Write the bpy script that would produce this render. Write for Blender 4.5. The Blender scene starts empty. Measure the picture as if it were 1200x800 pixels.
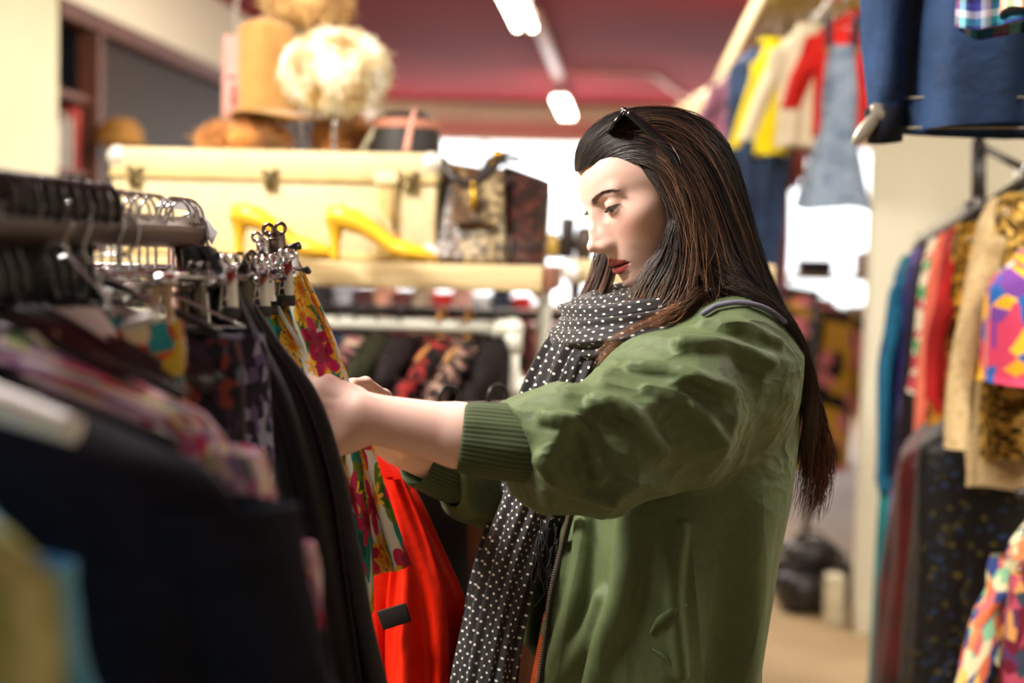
import bpy, bmesh, math, random
import numpy as np
from mathutils import Vector, Matrix
from math import sin, cos, pi, radians, atan2, sqrt, exp

# ---------------------------------------------------------------- camera
FPX = 1667.0
YAW, PIT, ROL = radians(4.63), radians(3.57), radians(1.6)
CAM = Vector((0.0, 0.0, 1.45))
CFW = Vector((-sin(YAW)*cos(PIT), cos(YAW)*cos(PIT), -sin(PIT)))
_r0 = Vector((cos(YAW), sin(YAW), 0)); _u0 = _r0.cross(CFW)
CRT = _r0*cos(ROL) + _u0*sin(ROL); CUP = _u0*cos(ROL) - _r0*sin(ROL)
scene = bpy.context.scene
COL = scene.collection
cd = bpy.data.cameras.new('camera'); cam = bpy.data.objects.new('camera', cd); COL.objects.link(cam)
cam.matrix_world = Matrix(((CRT.x, CUP.x, -CFW.x, CAM.x), (CRT.y, CUP.y, -CFW.y, CAM.y), (CRT.z, CUP.z, -CFW.z, CAM.z), (0, 0, 0, 1)))
cd.sensor_width = 36.0; cd.lens = 36.0*FPX/1200; cd.clip_start = 0.05; cd.clip_end = 100
cd.dof.use_dof = True; cd.dof.focus_distance = 1.74; cd.dof.aperture_fstop = 2.2
scene.camera = cam
# ---------------------------------------------------------------- sky outside the shop windows
world = bpy.data.worlds.new('sky'); scene.world = world; world.use_nodes = True
bg = world.node_tree.nodes['Background']
bg.inputs[0].default_value = (0.93, 0.97, 1.0, 1); bg.inputs[1].default_value = 3.2
# ---------------------------------------------------------------- lamps
def area(name, loc, target, size, size_y, power, color):
    l = bpy.data.lights.new(name, 'AREA'); l.shape = 'RECTANGLE'; l.size = size; l.size_y = size_y
    l.energy = power; l.color = color
    o = bpy.data.objects.new(name, l); COL.objects.link(o); o.location = loc
    o.rotation_euler = (Vector(target)-Vector(loc)).to_track_quat('-Z', 'Y').to_euler()
    return o
area('unseen_overhead_light', (-1.5, 1.3, 2.75), (0.0, 1.85, 1.3), 0.7, 0.4, 96, (1.0, 0.93, 0.84))
area('unseen_overhead_light', (0.1, 6.5, 2.75), (0.0, 6.6, 0), 2.4, 3.0, 190, (1.0, 0.91, 0.78))  # unseen area lamp, added to brighten the background of the shop
area('unseen_overhead_light', (-1.2, 2.3, 2.8), (-.35, 2.7, 1.2), 1.0, 0.6, 47, (1.0, 0.91, 0.78))  # added lamp out of view: lifts the trunk shelf and rims the jacket front
area('unseen_overhead_light', (1.7, 2.4, 2.75), (1.7, 4.0, 0.9), 1.2, 0.8, 105, (1.0, 0.93, 0.82))  # added lamp out of view, brightens the partition and clothes on the right
area('front_fill_light', (0.4, -2.2, 2.0), (0.2, 2.0, 1.2), 2.4, 1.8, 7, (1.0, 0.92, 0.84))  # weak front fill added behind the camera, not a shop fixture
area('window_daylight', (0.0, 14.45, 1.80), (0.0, 0.0, 1.9), 5.6, 1.6, 200, (1.0, 0.95, 0.92))
area('unseen_overhead_light', (-1.3, 5.2, 2.8), (-2.2, 6.4, 1.6), 1.0, 0.6, 15, (1.0, 0.94, 0.80))  # small unseen lamp added to lift the cream pier on the left
scene.view_settings.view_transform = 'Standard'; scene.view_settings.look = 'None'
scene.view_settings.exposure = 0.12; scene.view_settings.gamma = 1.0
scene.view_settings.use_curve_mapping = False
scene.cycles.max_bounces = 6; scene.cycles.diffuse_bounces = 4; scene.cycles.glossy_bounces = 3
scene.cycles.transparent_max_bounces = 12; scene.cycles.caustics_reflective = False; scene.cycles.caustics_refractive = False
scene.cycles.use_denoising = True

def P(px, py, Y):
    """the point at world depth Y that lies at photograph pixel (px, py)"""
    d = CFW + CRT*((px-600)/FPX) - CUP*((py-400)/FPX)
    return CAM + d*(Y/d.y)
# ---------------------------------------------------------------- helpers
rnd = random.Random(7)
nrs = np.random.RandomState(11)
def setp(o, label=None, cat=None, group=None, kind=None):
    if label: o['label'] = label
    if cat: o['category'] = cat
    if group: o['group'] = group
    if kind: o['kind'] = kind
    return o
def empty(name, loc, label=None, cat=None, group=None, rz=0):
    o = bpy.data.objects.new(name, None); COL.objects.link(o); o.location = loc; o.rotation_euler.z = rz
    o.empty_display_size = 0.05
    return setp(o, label, cat, group)
def copy_tree(o, parent=None):
    c = o.copy(); COL.objects.link(c)
    if parent: c.parent = parent
    for ch in list(o.children): copy_tree(ch, c)
    return c
class MB:
    """collects vertices, faces and uvs; build() links them as ONE mesh object"""
    def __init__(s): s.v = []; s.f = []; s.uv = {}; s.c = None
    def add(s, vs, fs, uvs=None):
        b = len(s.v); s.v += [tuple(v) for v in vs]
        s.f += [tuple(i+b for i in f) for f in fs]
        if uvs is not None:
            for i, u in enumerate(uvs): s.uv[b+i] = u
        return s
    def box(s, c, d, rot=None, taper=1.0, bev=0.0):
        x, y, z = d[0]/2, d[1]/2, d[2]/2
        if bev <= 0:
            vs = [Vector((sx*x*(taper if sz > 0 else 1), sy*y*(taper if sz > 0 else 1), sz*z)) for sz in (-1, 1) for sy in (-1, 1) for sx in (-1, 1)]
            fs = [(0, 2, 3, 1), (4, 5, 7, 6), (0, 1, 5, 4), (2, 6, 7, 3), (0, 4, 6, 2), (1, 3, 7, 5)]
        else:
            bm = bmesh.new(); bmesh.ops.create_cube(bm, size=1)
            for v in bm.verts:
                v.co = Vector((v.co.x*d[0], v.co.y*d[1], v.co.z*d[2]))
            bmesh.ops.bevel(bm, geom=list(bm.edges), offset=min(bev, min(d)*0.45), segments=2, affect='EDGES', profile=0.5)
            bm.verts.index_update()
            vs = [v.co.copy() for v in bm.verts]; fs = [tuple(v.index for v in f.verts) for f in bm.faces]; bm.free()
        if rot is not None: vs = [rot @ v for v in vs]
        c = Vector(c)
        return s.add([v+c for v in vs], fs)
    def tube(s, pts, r, n=8, closed=False, caps=True, rs=None):
        pts = [Vector(p) for p in pts]; m = len(pts); vs = []; fs = []
        nrm = None
        for i, p in enumerate(pts):
            a = pts[(i-1) % m] if closed or i > 0 else pts[0]; b = pts[(i+1) % m] if closed or i < m-1 else pts[-1]
            t = (b-a).normalized() if (b-a).length > 1e-9 else Vector((0, 0, 1))
            if nrm is None:
                nrm = t.cross(Vector((0, 0, 1)) if abs(t.z) < .9 else Vector((1, 0, 0))).normalized()
            nrm = (nrm - t*nrm.dot(t)).normalized(); bi = t.cross(nrm)
            rr = rs[i] if rs is not None else r
            for k in range(n):
                a_ = 2*pi*k/n; vs.append(p + nrm*(rr*cos(a_)) + bi*(rr*sin(a_)))
        for i in range(m if closed else m-1):
            j = (i+1) % m
            for k in range(n):
                k2 = (k+1) % n; fs.append((i*n+k, i*n+k2, j*n+k2, j*n+k))
        if caps and not closed:
            fs.append(tuple(range(n-1, -1, -1))); fs.append(tuple((m-1)*n+k for k in range(n)))
        return s.add(vs, fs)
    def ball(s, c, r, seg=16, rings=10, rot=None):
        if not hasattr(r, '__len__'): r = (r, r, r)
        vs = []; fs = []
        for i in range(rings+1):
            th = pi*i/rings
            for k in range(seg):
                a = 2*pi*k/seg; v = Vector((r[0]*sin(th)*cos(a), r[1]*sin(th)*sin(a), r[2]*cos(th)))
                if rot is not None: v = rot @ v
                vs.append(v+Vector(c))
        for i in range(rings):
            for k in range(seg):
                k2 = (k+1) % seg; fs.append((i*seg+k, (i+1)*seg+k, (i+1)*seg+k2, i*seg+k2))
        return s.add(vs, fs)
    def lathe(s, prof, c=(0, 0, 0), seg=24, rot=None):
        vs = []; fs = []; c = Vector(c)
        for r, z in prof:
            for k in range(seg):
                a = 2*pi*k/seg; v = Vector((r*cos(a), r*sin(a), z))
                if rot is not None: v = rot @ v
                vs.append(v+c)
        for i in range(len(prof)-1):
            for k in range(seg):
                k2 = (k+1) % seg; fs.append((i*seg+k, i*seg+k2, (i+1)*seg+k2, (i+1)*seg+k))
        return s.add(vs, fs)
    def grid(s, nu, nv, fn, wrap=False, uvscale=None):
        """fn(u, v) -> point (and uv when uvscale is None: (point, uv))"""
        vs = []; uvs = []
        for j in range(nv+1):
            for i in range(nu if wrap else nu+1):
                p, q = fn(i/nu, j/nv); vs.append(p); uvs.append(q)
        w = nu if wrap else nu+1; fs = []
        for j in range(nv):
            for i in range(nu):
                i2 = (i+1) % w; fs.append((j*w+i, j*w+i2, (j+1)*w+i2, (j+1)*w+i))
        return s.add(vs, fs, uvs)
    def build(s, name, mat, parent=None, smooth=True, origin=None, solid=0.0, subsurf=0, loose=False):
        me = bpy.data.meshes.new(name); me.from_pydata(s.v, [], s.f); me.update()
        if s.uv:
            lay = me.uv_layers.new(name='UVMap')
            li = np.zeros(len(me.loops), dtype=np.int32); me.loops.foreach_get('vertex_index', li)
            arr = np.zeros((len(s.v), 2), dtype=np.float32)
            for k, u in s.uv.items(): arr[k] = u
            lay.data.foreach_set('uv', arr[li].ravel())
        return finish(me, name, mat, parent, smooth, solid, subsurf, origin)
def finish(me, name, mat, parent=None, smooth=True, solid=0.0, subsurf=0, origin=None):
    if smooth: me.polygons.foreach_set('use_smooth', [True]*len(me.polygons))
    o = bpy.data.objects.new(name, me); COL.objects.link(o)
    for m in (mat if isinstance(mat, (list, tuple)) else [mat]): me.materials.append(m)
    if origin is not None:
        me.transform(Matrix.Translation(-Vector(origin))); o.location = origin
    if parent is not None:
        o.parent = parent
        o.matrix_parent_inverse = Matrix.LocRotScale(parent.location, parent.rotation_euler, None).inverted() if WORLDPART[0] else Matrix()
    if solid:
        md = o.modifiers.new('thick', 'SOLIDIFY'); md.thickness = solid; md.offset = 0
    if subsurf:
        md = o.modifiers.new('sub', 'SUBSURF'); md.levels = subsurf; md.render_levels = subsurf
    return o
WORLDPART = [True]      # parts given in world coordinates (True) or in their thing's own (False)
def mesh_np(V, F, name, mat, parent=None, colors=None, smooth=True, uv=None):
    me = bpy.data.meshes.new(name); nv, nf = len(V), len(F); k = F.shape[1]
    me.vertices.add(nv); me.vertices.foreach_set('co', np.asarray(V, dtype=np.float32).ravel())
    me.loops.add(nf*k); me.loops.foreach_set('vertex_index', np.asarray(F, dtype=np.int32).ravel())
    me.polygons.add(nf); me.polygons.foreach_set('loop_start', np.arange(nf, dtype=np.int32)*k)
    try: me.polygons.foreach_set('loop_total', np.full(nf, k, dtype=np.int32))
    except Exception: pass
    me.update(calc_edges=True)
    if colors is not None:
        a = me.color_attributes.new('Col', 'FLOAT_COLOR', 'POINT')
        c = np.ones((nv, 4), dtype=np.float32); c[:, :colors.shape[1]] = colors; a.data.foreach_set('color', c.ravel())
    if uv is not None:
        lay = me.uv_layers.new(name='UVMap'); lay.data.foreach_set('uv', np.asarray(uv, dtype=np.float32)[np.asarray(F).ravel()].ravel())
    me.validate()
    return finish(me, name, mat, parent, smooth)

# ---- implicit surfaces: signed distance, meshed with surface nets
def smin(a, b, k):
    h = np.clip(0.5+0.5*(b-a)/k, 0, 1); return b*(1-h)+a*h-k*h*(1-h)
def smax(a, b, k): return -smin(-a, -b, k)
def s_ell(p, c, r, R=None):
    q = p-np.array(c, dtype=np.float32)
    if R is not None: q = q @ np.asarray(R, dtype=np.float32)
    r = np.array(r, dtype=np.float32)
    k0 = np.sqrt(((q/r)**2).sum(-1))+1e-9; k1 = np.sqrt(((q/(r*r))**2).sum(-1))+1e-9
    return k0*(k0-1)/k1
def s_cone(p, a, b, ra, rb, flat=None):
    a = np.array(a, dtype=np.float32); b = np.array(b, dtype=np.float32); d = b-a
    t = np.clip(((p-a)@d)/(d@d), 0, 1)
    return np.sqrt(((p-a-t[:, None]*d)**2).sum(-1)) - (ra+(rb-ra)*t)
def s_chain(p, pts, rs, k=0.01):
    f = None
    for i in range(len(pts)-1):
        g = s_cone(p, pts[i], pts[i+1], rs[i], rs[i+1]); f = g if f is None else smin(f, g, k)
    return f
import time as _time
def LOG(*a): pass
def mesh_sdf(fn, lo, hi, h, B=8):
    h = h*QUAL; _t0 = _time.time(); r = _mesh_sdf(fn, lo, hi, h, B); LOG('SDF', round(_time.time()-_t0, 2), len(r[0])); return r
QUAL = 1.0
def _mesh_sdf(fn, lo, hi, h, B=8):
    lo = np.array(lo, dtype=np.float32); hi = np.array(hi, dtype=np.float32)
    nb = np.ceil((hi-lo)/(h*B)).astype(int); n = nb*B+1
    ax = [lo[i]+h*np.arange(n[i], dtype=np.float32) for i in range(3)]
    cax = [lo[i]+h*B*(np.arange(nb[i], dtype=np.float32)+.5) for i in range(3)]
    G = np.stack(np.meshgrid(*cax, indexing='ij'), -1).reshape(-1, 3)
    c = fn(G).reshape(nb)
    F = np.repeat(np.repeat(np.repeat(c, B, 0), B, 1), B, 2)
    F = np.pad(F, ((0, 1), (0, 1), (0, 1)), mode='edge').astype(np.float32)
    act = np.argwhere(np.abs(c) < h*B*1.25+.004)
    o = np.arange(B+1); O = np.stack(np.meshgrid(o, o, o, indexing='ij'), -1).reshape(-1, 3)
    CH = max(1, 140000//len(O))
    for s in range(0, len(act), CH):
        I = (act[s:s+CH, None, :]*B+O[None]).reshape(-1, 3)
        F[I[:, 0], I[:, 1], I[:, 2]] = fn(lo+h*I.astype(np.float32))
    S = F < 0
    cnt = np.zeros(n-1, dtype=np.int8)
    for dx in (0, 1):
        for dy in (0, 1):
            for dz in (0, 1):
                cnt += S[dx:n[0]-1+dx, dy:n[1]-1+dy, dz:n[2]-1+dz]
    cells = np.argwhere((cnt > 0) & (cnt < 8)); idx = np.full(n-1, -1, dtype=np.int32)
    idx[cells[:, 0], cells[:, 1], cells[:, 2]] = np.arange(len(cells))
    acc = np.zeros((len(cells), 3)); w = np.zeros(len(cells))
    corners = [(0, 0, 0), (1, 0, 0), (0, 1, 0), (1, 1, 0), (0, 0, 1), (1, 0, 1), (0, 1, 1), (1, 1, 1)]
    val = [F[cells[:, 0]+a, cells[:, 1]+b, cells[:, 2]+d] for a, b, d in corners]
    for i in range(8):
        for j in range(i+1, 8):
            ci, cj = np.array(corners[i]), np.array(corners[j])
            if np.abs(ci-cj).sum() != 1: continue
            m = (val[i] < 0) != (val[j] < 0)
            t = val[i][m]/(val[i][m]-val[j][m])
            acc[m] += ci+(cj-ci)*t[:, None]; w[m] += 1
    V = lo+h*(cells+acc/w[:, None])
    Fs = []
    for axis in range(3):
        sl0 = [slice(0, n[i]-1) for i in range(3)]; sl1 = list(sl0); sl1[axis] = slice(1, n[axis])
        u, v = (axis+1) % 3, (axis+2) % 3
        a = S[tuple(sl0)]; b = S[tuple(sl1)]
        for flip, M in ((False, a & ~b), (True, ~a & b)):
            e = np.argwhere(M); e = e[(e[:, u] > 0) & (e[:, v] > 0)]
            e0 = e.copy(); e1 = e.copy(); e1[:, u] -= 1; e2 = e1.copy(); e2[:, v] -= 1; e3 = e.copy(); e3[:, v] -= 1
            q = np.stack([idx[x[:, 0], x[:, 1], x[:, 2]] for x in (e0, e1, e2, e3)], -1)
            if flip: q = q[:, ::-1]
            Fs.append(q[(q >= 0).all(1)])
    Q = np.concatenate(Fs)
    # one projection step onto the surface
    V = V.astype(np.float32)
    for _ in range(2):
        f0 = fn(V); g = np.stack([fn(V+np.eye(3, dtype=np.float32)[k]*h*.5)-fn(V-np.eye(3, dtype=np.float32)[k]*h*.5) for k in range(3)], -1)/h
        g2 = (g**2).sum(-1)+1e-6; st = np.clip(f0/g2, -h*.4, h*.4); V = V-g*st[:, None]
    return V, Q

# ---- smooth value noise for numpy
_perm = np.random.RandomState(3).rand(4096).astype(np.float32)
def vnoise(p, s):
    q = p*s; i = np.floor(q).astype(np.int64); f = q-i; f = f*f*(3-2*f)
    def H(a, b, c): return _perm[(a*73+b*1399+c*3571+((a*b) & 63)*17) & 4095]
    r = 0
    for dx in (0, 1):
        for dy in (0, 1):
            for dz in (0, 1):
                w = (f[:, 0] if dx else 1-f[:, 0])*(f[:, 1] if dy else 1-f[:, 1])*(f[:, 2] if dz else 1-f[:, 2])
                r = r+w*H(i[:, 0]+dx, i[:, 1]+dy, i[:, 2]+dz)
    return r-.5
def catmull(pts, n):
    pts = np.array([tuple(p) for p in pts], dtype=float); m = len(pts)
    e = np.vstack([2*pts[0]-pts[1], pts, 2*pts[-1]-pts[-2]])
    t = np.linspace(0, m-1-1e-6, n); i = t.astype(int); f = (t-i)[:, None]
    p0, p1, p2, p3 = e[i], e[i+1], e[i+2], e[i+3]
    return .5*((2*p1)+(-p0+p2)*f+(2*p0-5*p1+4*p2-p3)*f**2+(-p0+3*p1-3*p2+p3)*f**3)

# ---------------------------------------------------------------- materials
class NT:
    def __init__(s, name):
        s.m = bpy.data.materials.new(name); s.m.use_nodes = True; s.t = s.m.node_tree; s.b = s.t.nodes['Principled BSDF']
    def n(s, ty, **kw):
        x = s.t.nodes.new(ty)
        for k, v in kw.items():
            if k.startswith('i_'):
                k = k[2:]; k = int(k) if k.isdigit() else k.replace('_', ' '); sock = x.inputs[k]
                if isinstance(v, bpy.types.NodeSocket): s.t.links.new(v, sock)
                else: sock.default_value = v
            else: setattr(x, k, v)
        return x
    def link(s, a, b): s.t.links.new(a, b)
    def math(s, op, a, b=0.0, c=None):
        kw = dict(i_0=a, i_1=b)
        if c is not None: kw['i_2'] = c
        return s.n('ShaderNodeMath', operation=op, **kw).outputs[0]
    def mix(s, fac, a, b):
        x = s.n('ShaderNodeMix', data_type='RGBA'); 
        for sock, v in ((x.inputs['Factor'], fac), (x.inputs[6], a), (x.inputs[7], b)):
            if isinstance(v, bpy.types.NodeSocket): s.t.links.new(v, sock)
            else: sock.default_value = v if not isinstance(v, tuple) or len(v) == 4 else (*v, 1)
        return x.outputs[2]
    def ramp(s, fac, stops, interp='LINEAR'):
        x = s.n('ShaderNodeValToRGB'); x.color_ramp.interpolation = interp; e = x.color_ramp.elements
        while len(e) < len(stops): e.new(0.5)
        for i, (p, c) in enumerate(stops): e[i].position = p; e[i].color = (*c, 1) if len(c) == 3 else c
        s.link(fac, x.inputs[0]); return x.outputs[0]
    def vec(s, kind='Object'): return s.n('ShaderNodeTexCoord').outputs[kind]
    def noise(s, vec, scale, detail=3, rough=.5):
        return s.n('ShaderNodeTexNoise', i_Vector=vec, i_Scale=scale, i_Detail=detail, i_Roughness=rough)
    def set(s, **kw):
        for k, v in kw.items():
            sock = s.b.inputs[k.replace('_', ' ')]
            if isinstance(v, bpy.types.NodeSocket): s.link(v, sock)
            else: sock.default_value = (*v, 1) if isinstance(v, tuple) and len(v) == 3 and sock.type == 'RGBA' else v
        return s
    def bump(s, h, strength=.3, dist=.01):
        x = s.n('ShaderNodeBump', i_Strength=strength, i_Distance=dist, i_Height=h); s.link(x.outputs[0], s.b.inputs['Normal']); return s
def srgb(h):
    if isinstance(h, tuple): return h
    h = h.lstrip('#'); c = [int(h[i:i+2], 16)/255 for i in (0, 2, 4)]
    return tuple(x/12.92 if x <= .04045 else ((x+.055)/1.055)**2.4 for x in c)
MATS = {}
def plain(name, col, rough=.6, metal=0.0, var=.12, scale=20, bump=.0, bscale=200, sheen=0.0, spec=.5, emit=None):
    if name in MATS: return MATS[name]
    t = NT(name); c = srgb(col); v = t.vec()
    nz = t.noise(v, scale).outputs[0]
    dark = tuple(x*(1-var*1.6) for x in c); lite = tuple(min(1, x*(1+var)) for x in c)
    t.set(Base_Color=t.ramp(nz, [(.3, dark), (.7, lite)]), Roughness=rough, Metallic=metal, Specular_IOR_Level=spec)
    if sheen: t.set(Sheen_Weight=sheen)
    if bump: t.bump(t.noise(v, bscale, 2).outputs[0], bump, .002)
    if emit: t.set(Emission_Color=srgb(emit[0]), Emission_Strength=emit[1])
    MATS[name] = t.m; return t.m
# ---------------------------------------------------------------- garment fabrics and builder
def fabric(name, cols, scale=20, kind='noise', rough=.8, bump=.25, sheen=.0):
    """cols: list of colours; kind noise / spots / plaid / stripes / denim / sequin"""
    if name in MATS: return MATS[name]
    t = NT(name); v = t.vec('UV'); cs = [srgb(c) for c in cols]; n = len(cs)
    if kind == 'noise':
        f = t.noise(v, scale, 4, .6).outputs[0]; c = t.ramp(f, [(.32+.36*i/max(1, n-1), x) for i, x in enumerate(cs)] if n > 1 else [(.3, tuple(k*.8 for k in cs[0])), (.7, cs[0])])
    elif kind == 'spots':
        w = t.n('ShaderNodeTexVoronoi', i_Vector=v, i_Scale=scale); sp = t.n('ShaderNodeSeparateColor', i_0=w.outputs['Color'])
        c = t.ramp(sp.outputs[0], [(i/n, x) for i, x in enumerate(cs)], 'CONSTANT')
    elif kind == 'plaid':
        s = t.n('ShaderNodeSeparateXYZ', i_0=v); fx = t.math('FRACT', t.math('MULTIPLY', s.outputs[0], scale)); fy = t.math('FRACT', t.math('MULTIPLY', s.outputs[1], scale))
        a = t.ramp(fx, [(i/n, x) for i, x in enumerate(cs)], 'CONSTANT'); b = t.ramp(fy, [(i/n, x) for i, x in enumerate(cs[::-1])], 'CONSTANT'); c = t.mix(.5, a, b)
    elif kind == 'stripes':
        s = t.n('ShaderNodeSeparateXYZ', i_0=v); fx = t.math('FRACT', t.math('MULTIPLY', s.outputs[0], scale)); c = t.ramp(fx, [(i/n, x) for i, x in enumerate(cs)], 'CONSTANT')
    elif kind == 'denim':
        f = t.noise(v, scale, 5, .65).outputs[0]; c0 = t.ramp(f, [(.3, cs[0]), (.72, cs[-1])]); g = t.noise(v, 420, 2).outputs[0]; c = t.mix(t.math('MULTIPLY', g, .22), c0, (*[min(1, x*2.2+.05) for x in cs[-1]], 1))
    elif kind == 'sequin':
        w = t.n('ShaderNodeTexVoronoi', i_Vector=v, i_Scale=scale); sp = t.n('ShaderNodeSeparateColor', i_0=w.outputs['Color']); c = t.ramp(sp.outputs[0], [(i/n, x) for i, x in enumerate(cs)], 'CONSTANT')
        t.set(Metallic=.6)
    t.set(Base_Color=c, Roughness=rough, Sheen_Weight=sheen*.15, Specular_IOR_Level=.25)
    if kind == 'sequin': t.bump(w.outputs['Distance'], .8, .004)
    else: t.bump(t.noise(v, 60, 4).outputs[0], bump, .004)
    MATS[name] = t.m; return t.m
def floral(name, ground='#efe9dc', scale=9.0, pal=None, rough=.7):
    """white cotton printed with large tropical flowers and leaves (flat print)"""
    if name in MATS: return MATS[name]
    t = NT(name); v0 = t.vec('UV'); wn = t.n('ShaderNodeTexNoise', i_Vector=v0, i_Scale=scale*1.2, i_Detail=2.0)
    wv = t.n('ShaderNodeVectorMath', operation='SUBTRACT', i_0=wn.outputs['Color']); wv.inputs[1].default_value = (.5, .5, .5)
    ws = t.n('ShaderNodeVectorMath', operation='SCALE', i_0=wv.outputs[0], i_Scale=.045*9/scale); va = t.n('ShaderNodeVectorMath', operation='ADD', i_0=v0, i_1=ws.outputs[0]).outputs[0]
    col = t.mix(t.noise(v0, scale*.8).outputs[0], (*srgb(ground), 1), (*srgb('#cfe0e4'), 1))
    pal = pal or [('leaf', 1.15, .0, '#1f8c86', '#0d5a55', 2.0, .52), ('leaf', 1.5, 3.1, '#6d8a24', '#2f5a1c', 1.0, .42), ('flower', 1.0, 7.7, '#f2b21c', '#d8630f', 7.0, .46), ('flower', 1.3, 1.3, '#f0c53a', '#e0781c', 9.0, .38), ('flower', .85, 5.2, '#c81f5e', '#8a1436', 5.0, .38)]
    for kind, sc, off, c1, c2, pet, size in pal:
        mp = t.n('ShaderNodeMapping', i_Vector=va); mp.inputs['Location'].default_value = (off, off*.7, 0); mp.inputs['Rotation'].default_value = (0, 0, off)
        if kind == 'leaf': mp.inputs['Scale'].default_value = (1.0, .42, 1)
        s = scale*sc; vo = t.n('ShaderNodeTexVoronoi', i_Vector=mp.outputs[0], i_Scale=s, i_Randomness=.8, voronoi_dimensions='2D')
        df = t.n('ShaderNodeVectorMath', operation='SUBTRACT', i_0=mp.outputs[0], i_1=vo.outputs['Position']); sx = t.n('ShaderNodeSeparateXYZ', i_0=df.outputs[0])
        ang = t.math('ARCTAN2', sx.outputs[1], sx.outputs[0]); rr = vo.outputs['Distance']
        rnd_ = t.n('ShaderNodeSeparateColor', i_0=vo.outputs['Color'])
        ph = t.math('MULTIPLY', rnd_.outputs[0], 6.28)
        pt = t.math('ABSOLUTE', t.math('COSINE', t.math('ADD', t.math('MULTIPLY', ang, pet/2), ph)))
        th = t.math('MULTIPLY', t.math('ADD', t.math('MULTIPLY', pt, .62), .30), size)
        on = t.math('GREATER_THAN', rnd_.outputs[1], .12)
        m = t.math('MULTIPLY', t.math('LESS_THAN', rr, th), on)
        shade = t.math('LESS_THAN', rr, t.math('MULTIPLY', th, .42)); vein = t.math('LESS_THAN', pt, .35) if kind == 'flower' else t.math('LESS_THAN', t.math('ABSOLUTE', t.math('SUBTRACT', t.math('FRACT', t.math('MULTIPLY', sx.outputs[0], s*5.0)), .5)), .12)
        cc = t.mix(t.math('MAXIMUM', shade, t.math('MULTIPLY', vein, .7)), (*srgb(c1), 1), (*srgb(c2), 1))
        col = t.mix(m, col, cc)
    t.set(Base_Color=col, Roughness=rough, Sheen_Weight=.1, Specular_IOR_Level=.3); MATS[name] = t.m; return t.m
WIRE = plain('hanger_wire', '#b8b8bc', .25, metal=.9); PLB = plain('hanger_black_plastic', (.010, .010, .011), .32); WOODH = plain('hanger_wood', '#c08a4a', .5)
PLW = plain('hanger_clear_plastic', '#d9d9d4', .2)
def hanger_geo(mb, W, r=.0018, drop=.045, neck=.030, flip=1, hr=.016):
    """hook round a rail at the origin, arms to +-W; returns the shoulder height"""
    pts = [Vector((flip*hr*cos(a), 0, hr*sin(a)-.0)) for a in np.linspace(-.5, pi+.35, 12)]
    pts = pts + [Vector((0, 0, -neck*.7)), Vector((0, 0, -neck-.014))]
    mb.tube(pts, r*1.15, 6)
    z0 = -neck-.014
    arm = [Vector((-W, 0, z0-drop)), Vector((-W*.5, 0, z0-drop*.42)), Vector((-.012, 0, z0-.002)), Vector((.012, 0, z0-.002)), Vector((W*.5, 0, z0-drop*.42)), Vector((W, 0, z0-drop))]
    mb.tube([Vector(q) for q in catmull(arm, 16)], r, 6); mb.tube([arm[0], arm[-1]], r, 6)
    return z0
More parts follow.
